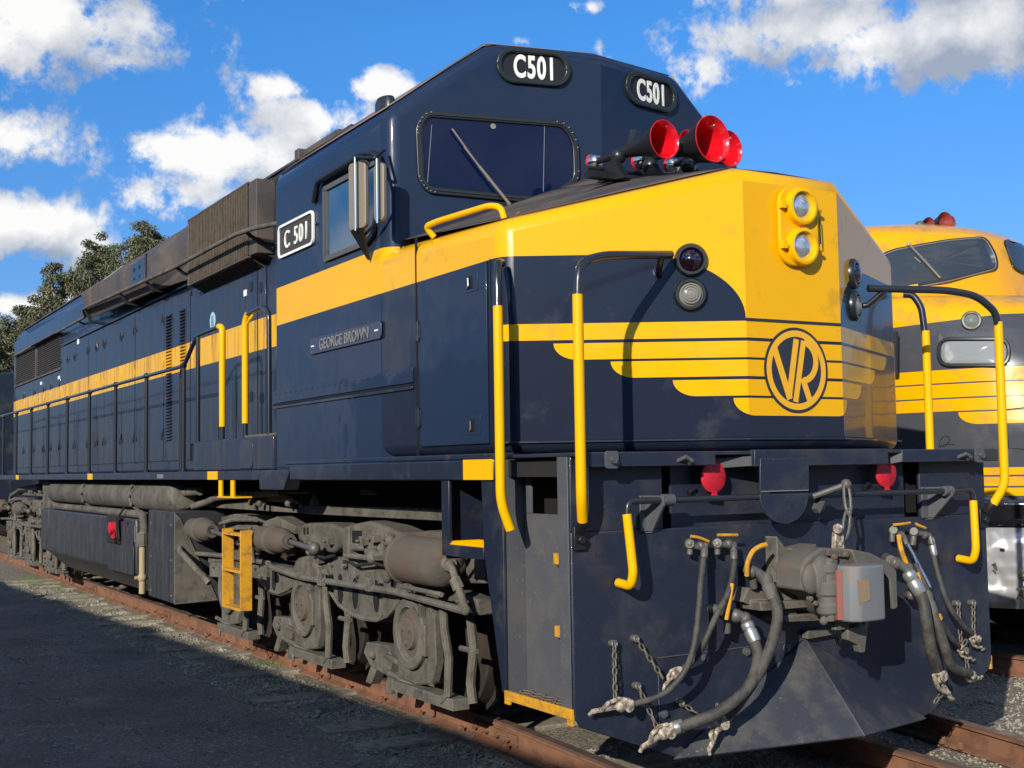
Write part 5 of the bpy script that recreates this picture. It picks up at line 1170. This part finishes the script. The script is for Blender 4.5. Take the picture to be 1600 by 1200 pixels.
# horizontal body longeron seen above the bogies, pipes below the sill
for sx in (-1, 1):
    for off in (0, 11.9):
        mb = MB(); X0 = sx*1.05; q = lambda u, v_: V((X0, PX(u, v_, -1.05).y+off, PX(u, v_, -1.05).z))
        mb.prism([q(u, v_) for u, v_ in [(475, 790), (620, 793), (755, 797), (755, 817), (690, 814), (475, 803)]], (-sx*.08, 0, 0)); mb.prism([q(u, v_) for u, v_ in [(482, 790), (487, 771), (493, 773), (499, 790)]], (-sx*.04, 0, 0))
        mb.prism([q(u, v_) for u, v_ in [(320, 788), (400, 781), (470, 786), (475, 802), (420, 799), (330, 793)]], (-sx*.08, 0, 0)); mb.prism([q(u, v_) for u, v_ in [(415, 768), (440, 768), (465, 784), (468, 798), (415, 790)]], (-sx*.04, 0, 0)); mb.prism([q(u, v_) for u, v_ in [(408, 765), (480, 768), (478, 772), (440, 772)]], (-sx*.1, 0, 0)); mb.prism([q(u, v_) for u, v_ in [(562, 764), (575, 764), (596, 772), (562, 774)]], (-sx*.05, 0, 0))
        lg = B(mb, 'underframe_beam', m_dust, bevel=.006)
        mb = MB(); P2 = lambda u, v_: V((sx*1.12, PX(u, v_, -1.12).y+off, PX(u, v_, -1.12).z))
        mb.tube([P2(440, 769), P2(385, 773), P2(340, 777), P2(322, 785), P2(295, 793), P2(291, 805), P2(296, 818)], .035, 10, bend=.08)
        for (u, v_) in ((392, 785), (405, 787), (450, 787), (457, 790)): mb.ball(P2(u, v_), .03, 8)
        B(mb, 'brake_pipe', m_dust, lg)
# ladder and bars
for sx in (-1, 1):
    X0 = sx*1.47
    mb = MB(); y0, y1 = 5.14, 5.66
    mb.box((X0, y0, .46), (X0-sx*.10, y0+.02, 1.13)); mb.box((X0, y1-.02, .46), (X0-sx*.10, y1, 1.13))
    for zz in (1.09, .78, .465): mb.box((X0, y0+.021, zz-.01), (X0-sx*.10, y1-.021, zz+.012))
    ld = B(mb, 'access_ladder', m_yeldirty, bevel=.003)
    mb = MB(); mb.tube([(X0+sx*.02, 5.28, 1.55), (X0+sx*.02, 5.28, 1.41)], .022, 8); mb.tube([(X0+sx*.02, 5.62, 1.55), (X0+sx*.02, 5.62, 1.41)], .022, 8); mb.box((X0+sx*.03, 5.2, 1.40), (X0-sx*.12, 5.7, 1.412)); B(mb, 'step_bars', m_yel, ld)

# ---- fuel tank, battery box, reservoirs
for sx in (-1, 1):
    mb = MB(); x = sx*1.42
    lo_ = [(x, 9.0), (x, 14.3)]
    mb.prism([(sx*1.42, 9.0, 1.12), (sx*1.42, 9.0, .52), (sx*1.15, 9.0, .27), (sx*.2, 9.0, .27), (sx*.2, 9.0, 1.12)], (0, 5.3, 0)); tk = B(mb, 'fuel_tank', m_tank, bevel=.02)
    mb = MB(); mb.prism([(sx*1.42, 14.31, 1.12), (sx*1.42, 14.31, .52), (sx*.8, 14.31, .3), (sx*.8, 14.31, 1.12)], (0, .6, 0)); mb.box((sx*1.43, 9.01, 1.05), (sx*1.41, 10.25, .86)); B(mb, 'tank_end', m_tank, tk, bevel=.015)
    mb = MB(); mb.prism([(sx*1.424, 10.25, 1.08), (sx*1.424, 9.35, 1.08), (sx*1.424, 9.0, .80), (sx*1.424, 9.0, .5), (sx*1.424, 10.25, .5)], (sx*.02, 0, 0)); B(mb, 'tank_panel', m_tank, tk, bevel=.006)
    mb = MB(); mb.box((sx*1.47, 9.58, .82), (sx*1.444, 10.2, 1.14)); bx_ = B(mb, 'filler_box', m_dark, tk, bevel=.006)
    mb = MB(); c = PX(175, 825, -1.5); mb.lathe((sx*1.47, c.y, c.z), (sx, 0, 0), [(0, .075), (.06, .07), (.07, .04)], 14); mb.box((sx*1.48, c.y-.05, c.z-.12), (sx*1.5, c.y+.05, c.z-.05)); B(mb, 'red_filler_cap', m_redd, bx_)
    mb = MB(); mb.tube([(sx*1.5, c.y, c.z-.12), (sx*1.5, c.y-.15, c.z-.16), (sx*1.5, c.y-.25, c.z-.1), (sx*1.5, c.y-.22, c.z+.1), (sx*1.45, c.y-.4, c.z+.25)], .012, 6); B(mb, 'filler_chain', m_dark, bx_)
    mb = MB(); mb.box((sx*1.42, 7.40, .325), (sx*.9, 8.42, 1.235)); bt = B(mb, 'battery_box', m_stepw if False else m_tank, bevel=.012)
    mb = MB(); mb.prism([(sx*1.42, 7.385, .325), (sx*1.42, 7.385, 1.225), (sx*1.36, 7.385, 1.16), (sx*.985, 7.385, .34)], (0, .012, 0)); B(mb, 'box_end_plate', m_dust, bt)
    mb = MB()
    for (yy, zz) in ((8.3, 1.1), (8.3, .75), (7.5, 1.1), (7.5, .75), (8.3, .4), (7.5, .4)): mb.ball((sx*1.421, yy, zz), .012, 6)
    B(mb, 'box_rivets', m_dust, bt)
    mb = MB(); mb.lathe((sx*1.22, 7.75, 1.375), (0, 1, 0), [(0, .03), (.02, .12), (.08, .165), (.3, .175), (6.8, .175), (6.9, .1)], 28); rs = B(mb, 'main_reservoir', m_dust, bevel=0)
    mb = MB(); mb.tube([(sx*1.22, 7.78, 1.42), (sx*1.22, 7.2, 1.44)], .045, 10); mb.ball((sx*1.22, 7.85, 1.42), .07, 10); mb.tube([(sx*1.3, 7.62, 1.2), (sx*1.3, 7.62, 1.0), (sx*1.38, 7.34, .85), (sx*1.2, 6.95, .55)], .03, 8); B(mb, 'reservoir_nozzle', m_dust, rs)
    for yy in (9.35, 12.0):
        mb = MB(); mb.tube(mb.ring((sx*1.22, yy, 1.375), (0, 1, 0), .182, 24), .022, 6, closed=True)
        for q in range(12): mb.ball(V((sx*1.22+.2*cos(q*pi/6), yy-.03, 1.375+.2*sin(q*pi/6))), .02, 6)
        B(mb, 'reservoir_band', m_dust, rs)
    mb = MB(); mb.tube([(sx*1.36, 14, 1.17), (sx*1.38, 9.1, 1.17), (sx*1.40, 8.72, 1.17), (sx*1.40, 8.68, 1.0), (sx*1.42, 8.68, .95)], .045, 10, bend=.1); mb.cyl((sx*1.42, 8.68, .98), (sx*1.42, 8.68, .84), .06, 8); pp = B(mb, 'filler_pipe', m_dust)
    mb = MB(); mb.tube([(sx*1.42, 8.68, .86), (sx*1.42, 8.68, .33)], .036, 10); mb.cyl((sx*1.36, 8.68, .5), (sx*1.5, 8.68, .5), .02, 8); mb.ball((sx*1.42, 8.68, .5), .055, 8); B(mb, 'sight_pipe', mat('ochre_pipe', (.36, .28, .15), .7, bump=.4), pp)
    mb = MB(); mb.prism([(sx*1.30, 14.95, 1.55), (sx*1.30, 14.95, .95), (sx*1.10, 14.95, .45), (sx*.9, 14.95, .45), (sx*.9, 14.95, 1.55)], (0, .55, 0)); mb.box((sx*1.25, 14.2, 1.15), (sx*1.2, 14.94, 1.55)); B(mb, 'bolster_bracket', m_dust, bevel=.01)

# ================================================================== SECOND LOCOMOTIVE
R2 = thing('streamlined_locomotive', (5, 8, 0), 'yellow and navy locomotive with rounded bulldog nose, partly hidden at the right', 'locomotive')
CX = 4.92
LEV = [ # z, half width, tip y, shoulder y, exponent
 (.62, 1.30, 1.35, 3.2, 2.4), (1.20, 1.40, 1.22, 3.2, 2.4), (1.9, 1.43, 1.15, 3.25, 2.35), (2.45, 1.43, 1.25, 3.3, 2.3), (2.75, 1.43, 1.42, 3.3, 2.25), (2.92, 1.42, 1.62, 3.3, 2.2), (3.04, 1.40, 1.95, 3.3, 2.1), (3.10, 1.38, 2.35, 3.3, 1.9), (3.13, 1.36, 2.56, 3.15, 1.6),
 (3.38, 1.33, 2.60, 3.15, 1.6), (3.68, 1.27, 2.68, 3.22, 1.7), (3.80, 1.20, 2.84, 3.5, 1.8), (3.88, 1.05, 3.10, 4.4, 2), (3.93, .85, 3.4, 5.0, 2), (3.96, .5, 4.0, 6, 2), (3.975, .15, 4.8, 6.5, 2)]
def l2pt(z, th, x_off=0):
    for i in range(len(LEV)-1):
        if LEV[i][0] <= z <= LEV[i+1][0] or i == len(LEV)-2:
            a, b = LEV[i], LEV[i+1]; u = min(1, max(0, (z-a[0])/(b[0]-a[0]))); break
    w_, yt, ys, ex = [a[k]+(b[k]-a[k])*u for k in (1, 2, 3, 4)]
    x = CX-w_*abs(sin(th))**(2/ex)*(1 if th >= 0 else -1); y = ys-(ys-yt)*abs(cos(th))**(2/ex); return V((x, y, z))
mb = MB(); NT_ = 40; zs = []
for i in range(len(LEV)-1):
    k = max(2, int((LEV[i+1][0]-LEV[i][0])/.06)); zs += [LEV[i][0]+(LEV[i+1][0]-LEV[i][0])*j/k for j in range(k)]
zs.append(LEV[-1][0]); rows = []
for z in zs:
    row = [V((l2pt(z, pi/2).x, 22, z))]+[l2pt(z, pi/2*(1-2*i/NT_)) for i in range(NT_+1)]+[V((l2pt(z, -pi/2).x, 22, z))]; rows.append(row)
n = len(rows[0]); mb.v = [p for r_ in rows for p in r_]
mb.f = [(j*n+i, j*n+i+1, (j+1)*n+i+1, (j+1)*n+i) for j in range(len(rows)-1) for i in range(n-1)]
l2b = B(mb, 'body_shell', m_l2, R2, smooth=50)
# surface finder
def l2hit(u, v_):
    d = ray(u, v_); best = None
    for k in range(3000):
        p = CAM+d*(6+k*.003)
        if not (.62 <= p.z <= 3.975): continue
        # inside test
        z = p.z
        for i in range(len(LEV)-1):
            if LEV[i][0] <= z <= LEV[i+1][0]:
                a, b = LEV[i], LEV[i+1]; uu = (z-a[0])/(b[0]-a[0]); break
        w_, yt, ys, ex = [a[q]+(b[q]-a[q])*uu for q in (1, 2, 3, 4)]
        if p.y > ys:
            if abs(p.x-CX) < w_: return p
            continue
        if (abs(p.x-CX)/w_)**ex+(abs(p.y-ys)/(ys-yt))**ex < 1: return p
    return None
def l2strip(mb, pts, r, off=.0, n=8, closed=False):
    P = [l2hit(u, v_) for u, v_ in pts]; P = [p+(CAM-p).normalized()*off for p in P if p is not None]
    mb.tube(P, r, n, closed=closed); return P
def l2patch(pts, off, name, m_, parent, th=.006):
    # fan patch draped over the shell
    cu = sum(p[0] for p in pts)/len(pts); cv = sum(p[1] for p in pts)/len(pts); mb = MB(); K = 6; N = len(pts)
    for k in range(1, K+1):
        for (u, v_) in pts:
            p = l2hit(cu+(u-cu)*k/K, cv+(v_-cv)*k/K)
            if p is None and 1: print('L2MISS', name, cu+(u-cu)*k/K, cv+(v_-cv)*k/K); p = l2hit(cu, cv) or V((5.3, 2.9, 3.5))
            mb.v.append(V(p)+V((-.6, -.8, 0))*off)
    c = (l2hit(cu, cv) or V((5.3, 2.9, 3.5)))+V((-.6, -.8, 0))*off; mb.v.append(c); ci = len(mb.v)-1
    for k in range(K-1):
        for i in range(N): j = (i+1) % N; mb.f.append((k*N+i, k*N+j, (k+1)*N+j, (k+1)*N+i))
    for i in range(N): mb.f.append((ci, (i+1) % N, i))
    return B(mb, name, m_, parent, solid=th)
def rp2(pts, r, n=5): return [(p.x, p.y) for p in round_poly([V((a, b, 0)) for a, b in pts], r, n)]
wl = rp2([(1352, 412), (1395, 391), (1480, 376), (1540, 371), (1556, 400), (1558, 420), (1480, 440), (1352, 462)], 12)
wl = [p for p in wl]
l2patch(wl, .022, 'windscreen', mat('grey_glass', (.035, .045, .055), .28, coat=.5), R2)
mb = MB(); l2strip(mb, wl, .016, .012, closed=True); B(mb, 'windscreen_frame', m_dark if False else m_gasket, R2)
mb = MB(); l2strip(mb, [(u*.985+ (1480-1480*.985), v_) for u, v_ in wl], .006, .03, closed=True); B(mb, 'frame_trim', m_silver, R2)
wr = rp2([(1568, 376), (1600, 378), (1630, 384), (1630, 425), (1600, 428), (1584, 420)], 8); l2patch(wr, .022, 'windscreen', bpy.data.materials['grey_glass'], R2)
mb = MB(); l2strip(mb, wr, .016, .012, closed=True); B(mb, 'windscreen_frame', m_gasket, R2)
mb = MB(); P = [l2hit(1420, 382), l2hit(1445, 408), l2hit(1469, 434)]; P = [p+(CAM-p).normalized()*.05 for p in P]; mb.tube(P, .010, 6); mb.ball(P[0], .02, 8); P = [l2hit(1429, 402), l2hit(1438, 410)]; mb.tube([p+(CAM-p).normalized()*.04 for p in P], .008, 6); B(mb, 'wiper', m_silver, R2)
c = l2hit(1518, 502)+V((-.75, -.62, .1))*.01; lamp_on(c, (-.75, -.64, .12), .062, 'marker_light', mat('grey_lens', (.16, .17, .15), .1, coat=1), R2, ring=m_steel, dome=.3)
nbx = rp2([(1467, 530), (1576, 530), (1576, 571), (1467, 571)], 20, 6); l2patch(nbx, .008, 'number_window', mat('frosted_glass', (.24, .25, .24), .15, coat=1), R2)
mb = MB(); l2strip(mb, nbx, .018, .012, closed=True); B(mb, 'number_window_frame', m_gasket, R2)
mb = MB(); l2strip(mb, [(1572, 643), (1572, 640), (1600, 637), (1620, 636)], .004, .003); l2strip(mb, [(1572, 645), (1576, 700), (1600, 702), (1620, 702)], .004, .003); B(mb, 'door_outline', m_seam, R2)
mb = MB(); P = [l2hit(u, v_) for u, v_ in [(1467, 699), (1470, 687), (1478, 681), (1484, 686), (1478, 696), (1468, 698), (1478, 694), (1492, 695)]]; mb.tube(mb.smooth_path([p+(CAM-p).normalized()*.002 for p in P], 6), .003, 5); B(mb, 'hand_scrawl', m_black, R2)
mb = MB(); a = V((CX-1.3, 2.72, 2.55)); B(MB().tube([l2hit(1402, 520)+V((-.08, -.06, 0)), l2hit(1402, 585)+V((-.08, -.06, 0))], .02, 8), 'grab_rail', m_black, R2)
# lower skirts : black band, dented silver valance, buffer beam
mb = MB(); 
def skirt(z0, z1, grow, m_, name, parent=R2, zt=1.2, mbk=None, sol=.02):
    mb = MB(); rws = []
    for k in range(5):
        z = z0+(z1-z0)*k/4; rws.append([CXp(z, th, grow) for th in [pi/2*(1-2*i/30) for i in range(31)]])
    n_ = 31; mb.v = [p for r_ in rws for p in r_]; mb.f = [(j*n_+i, j*n_+i+1, (j+1)*n_+i+1, (j+1)*n_+i) for j in range(4) for i in range(n_-1)]
    return B(mb, name, m_, parent, solid=sol)
def CXp(z, th, grow):
    p = l2pt(1.6, th); d = V((p.x-CX, p.y-3.2, 0)); p = V((CX, 3.2, 0))+d*grow; p.z = z; return p
skirt(1.10, 1.30, 1.01, mat('gloss_black', (.010, .010, .011), .12, coat=1), 'black_band')
sv = skirt(.42, 1.07, 1.0, mat('dented_glossy_valance', (.42, .42, .425), .30, metal=.5, warp=2.5, bump_dist=.05), 'nose_valance')
mb = MB(); P = [l2hit(1552, 880), l2hit(1572, 905), l2hit(1600, 912), l2hit(1625, 905)]; P = [p+(CAM-p).normalized()*.10 for p in P if p]; mb.tube(mb.smooth_path(P), .022, 8); P = [p+V((0, 0, -.05)) for p in P]; mb.tube(mb.smooth_path(P), .018, 8); hh2 = B(mb, 'air_hose', m_rubber, R2)
c = l2hit(1596, 895)+V((-.1, -.1, 0)); mb = MB(); mb.ball(c, .05, 10); mb.ball(c+V((0, 0, -.14)), .05, 8); mb.tube([c+V((0, 0, -.12)), c+V((-.22, -.1, -.10))], .012, 6); B(mb, 'glad_hand', m_chalk, hh2)
mb = MB(); c = l2hit(1562, 858); mb.box(c-V((.07, .09, .012)), c+V((.05, .03, .012))); B(mb, 'valance_bracket', m_dark, sv)
# under gear and wheels of the second locomotive
mb = MB(); mb.box((CX-1.1, 2.6, .55), (CX+1.1, 21, 1.15)); B(mb, 'underframe', m_dark, R2)
for y in (3.2, 5.2, 7.2, 15, 17, 19):
    for sx in (-1, 1):
        mb = MB(); mb.lathe((CX+sx*.8, y, .5), (sx, 0, 0), [(-.07, .5), (-.05, .53), (-.03, .53), (-.02, .5), (.06, .49), (.05, .3), (.06, .15)], 32); B(mb, 'wheel', m_dark, R2)
# horns on its roof
hb2 = PY(1466, 352, 3.4); mb = MB(); mb.box(hb2+V((-.25, -.02, -.07)), hb2+V((.22, .02, -.04))); hr2 = B(mb, 'horn_bracket', m_black, R2)
for (u, v_, r, y) in ((1452, 349, .062, 3.3), (1477, 344, .082, 3.2), (1484, 347, .07, 3.45)):
    b_ = PY(u, v_, y); ax = V((.25, .95, 0)).normalized(); mb = MB(); pf = [(s_/10*.35, .018+(r-.018)*((1-s_/10)**2)) for s_ in range(11)]; mb.lathe(b_, ax, pf, 22, cap=False); h_ = B(mb, 'air_horn', m_black, hr2)
    mb = MB(); mb.lathe(b_+ax*.01, ax, [(-.012, r*.97), (.02, r*.7), (.05, r*.4), (.055, .002)], 22, cap=False); B(mb, 'horn_mouth', mat('dull_red', (.20, .03, .025), .5) if 'dull_red' not in bpy.data.materials else bpy.data.materials['dull_red'], h_) if False else mb.build('horn_mouth', bpy.data.materials.get('dull_red') or mat('dull_red', (.22, .03, .025), .5), hr2)
mb = MB(); mb.ball(PY(1437, 353, 3.3), .05, 10); mb.tube([PY(1437, 353, 3.3), PY(1452, 351, 3.35)], .018, 8); mb.build('horn_valve', m_steel, hr2)

# ================================================================== CARRIAGE BEHIND, SHED, TREES
cr = thing('railway_carriage', (0, 32, 0), 'dark blue railway carriage coupled behind the front locomotive, glimpsed at the far left', 'carriage')
mb = MB(); pc = [(-1.42, .95), (-1.45, 3.2), (-1.3, 3.55), (-.8, 3.85), (0, 3.95), (.8, 3.85), (1.3, 3.55), (1.45, 3.2), (1.42, .95)]; mb.prism([(x, 23.9, z) for x, z in pc], (0, 18, 0)); mb.build('carriage_body', m_carr, cr, bevel=.05)
mb = MB()
for k in range(8): mb.box((-1.47, 25+k*2.1, 2.3), (-1.43, 26.3+k*2.1, 3.0))
mb.build('carriage_window', m_glass, cr)
mb = MB(); mb.box((-1.46, 23.95, 3.12), (-1.44, 41.8, 3.2)); mb.box((-1.47, 23.95, 2.05), (-1.45, 41.8, 2.12)); mb.build('waist_rail', m_stepw, cr)
mb = MB(); mb.box((-1.0, 25, .4), (1.0, 28, .95)); mb.box((-1.0, 37, .4), (1.0, 40, .95)); mb.build('carriage_bogie', m_dark, cr)

# long shed behind the camera that shades the gravel
sh = thing('long_shed', (-12, 5, 0), 'long corrugated shed standing behind the camera, outside the picture, shading the gravel', 'shed')
mb = MB(); A0, A1 = V((-7.40, -30, GZ)), V((-10.36, 24, GZ)); hS = 4.0
n = 160; vs = []
for i in range(n+1):
    p = A0.lerp(A1, i/n); b = .02*(i % 2); vs += [p+V((b, 0, 0)), p+V((b, 0, hS))]
mb.add(vs, [(2*i, 2*i+2, 2*i+3, 2*i+1) for i in range(n)]); mb.build('corrugated_wall', mat('galvanised_iron', (.20, .19, .18), .6, dirt=(.1, .08, .06), dirt_amt=.4), sh, solid=.02)
mb = MB(); mb.hexa([(-7.27, -30.2, hS+GZ-.06), (-15.5, -30.2, hS+GZ+1.0), (-15.5, 24.2, hS+GZ+1.0), (-10.26, 24.2, hS+GZ-.06)], [(-7.27, -30.2, hS+GZ), (-15.5, -30.2, hS+GZ+1.1), (-15.5, 24.2, hS+GZ+1.1), (-10.26, 24.2, hS+GZ)]); mb.build('shed_roof', bpy.data.materials['galvanised_iron'], sh)
mb = MB(); mb.box((-15.4, -30, GZ), (-15.3, 24, hS+.9)); mb.box((-15.3, -30, GZ), (-7.5, -29.9, hS-.3)); mb.box((-15.3, 23.9, GZ), (-10.5, 24, hS-.3)); mb.build('rear_wall', bpy.data.materials['galvanised_iron'], sh)

mb = MB(); rr = random.Random(12)  # unseen blocks and pipes added on the shed roof to roughen its shadow edge
for k in range(16):
    if k < 7: rr.random(); continue
    y = -12+k*2.1+rr.uniform(-.6, .6); x = -8.93-.055*y-.12; h = rr.uniform(.03, .09); mb.box((x-.25, y, hS+GZ-.02), (x+.08, y+rr.uniform(.2, .9), hS+GZ+h))
for y in (-14, -9.5): mb.cyl((-9.6-.055*y, y, hS+GZ), (-9.6-.055*y, y, hS+GZ+.75), .11, 12)
mb.build('roof_vents', bpy.data.materials['galvanised_iron'], sh)
# ---- eucalypts
def leaf_mat(name, a, b_):
    M_ = bpy.data.materials.new(name); M_.use_nodes = True; t = NT(M_.node_tree); b = t.n['Principled BSDF']; geo = t.new('ShaderNodeNewGeometry')
    n_ = t.noise(geo.outputs['Position'], .9, 4, .6); n2_ = t.noise(geo.outputs['Position'], 9, 2)
    f = t.mapr(t.m('ADD', n_, t.m('MULTIPLY', n2_, .5)), .5, .95); t.put(b.inputs['Base Color'], t.mix(f, a, b_)); b.inputs['Roughness'].default_value = .55
    return M_
m_leaf = [leaf_mat('eucalypt_leaves', (.05, .062, .028), (.15, .155, .075)), leaf_mat('eucalypt_leaves_olive', (.05, .06, .028), (.17, .16, .075))]
def tree(u, vtop, hw, dist, seed, label, lm=0, dens_=1.0):
    r = random.Random(seed)
    d = ray(u, 750); p = CAM+d*(dist/d.y); base = V((p.x, p.y, GZ)); d = ray(u, vtop); k = dist/d.y; top = (CAM+d*k).z; R_ = hw*k/FPX; H = top-GZ
    root = thing('eucalypt_tree', base, label, 'tree', 'trees behind the rear of the front locomotive')
    tm = MB(); cc = base+V((0, 0, H*.70)); ch = H*.32
    def bough(a, b, r0, r1, n_=7):
        a, b = V(a), V(b); q = [a, a.lerp(b, .35)+V((r.uniform(-.2, .2), r.uniform(-.2, .2), .1)), a.lerp(b, .7)+V((r.uniform(-.25, .25), r.uniform(-.25, .25), .15)), b]
        for i in range(3): tm.cyl(q[i], q[i+1], r0+(r1-r0)*i/3, n_, r0+(r1-r0)*(i+1)/3)
        return q
    fork = base+V((r.uniform(-.3, .3), r.uniform(-.3, .3), H*.36)); bough(base, fork, H*.028, H*.02, 10)
    clumps = []
    for k2 in range(int(70*dens_)):
        while True:
            q = V((r.uniform(-1, 1), r.uniform(-1, 1), r.uniform(-1, 1)))
            if q.length < 1 and q.length > .2: break
        clumps.append(cc+V((q.x*R_, q.y*R_, q.z*ch)))
    for c in clumps:
        q = bough(fork if r.random() < .6 else fork+V((0, 0, H*.1)), c, H*.011, H*.003, 5)
    tm.build('trunk', m_bark, root)
    lf = MB()
    for c in clumps:
        for s2 in range(5):
            c2 = c+V((r.gauss(0, R_*.14), r.gauss(0, R_*.14), r.gauss(0, ch*.13))); cr_ = r.uniform(.10, .19)*R_+.12
            for _ in range(190):
                v_ = V((r.gauss(0, 1), r.gauss(0, 1), r.gauss(0, 1))).normalized()*cr_*r.random()**.4; v_.z *= .7; p = c2+v_
                l = r.uniform(.09, .17); w2 = r.uniform(.016, .034); d = V((r.uniform(-.6, .6), r.uniform(-.6, .6), r.uniform(-1, .2))).normalized(); s_ = d.cross(V((r.uniform(-1, 1), r.uniform(-1, 1), r.uniform(-1, 1)))).normalized()*w2
                o = len(lf.v); lf.v += [p, p+d*l*.5+s_, p+d*l, p+d*l*.5-s_]; lf.f.append((o, o+1, o+2, o+3))
    me = bpy.data.meshes.new('crown'); me.from_pydata([tuple(p) for p in lf.v], [], lf.f); me.materials.append(m_leaf[lm]); co = bpy.data.objects.new('crown', me); COL.objects.link(co); co.parent = root; co.location = -base
    return root
tree(228, 358, 44, 52, 3, 'rightmost eucalypt, its crown ending above the roof blister beside the grille box', 1)
tree(158, 388, 46, 57, 11, 'eucalypt crown rising just left of the rightmost eucalypt')
tree(98, 418, 48, 50, 5, 'open crowned eucalypt in mid row, sky showing through it above the hood', 1, .9)
tree(30, 482, 50, 55, 9, 'low dark eucalypt above the rear radiator grilles at the left edge')
tree(-45, 492, 50, 50, 21, 'eucalypt cut by the left edge of the picture', 1)
tree(190, 430, 60, 70, 31, 'dark eucalypt farthest back, filling the gap behind the other crowns', 0)
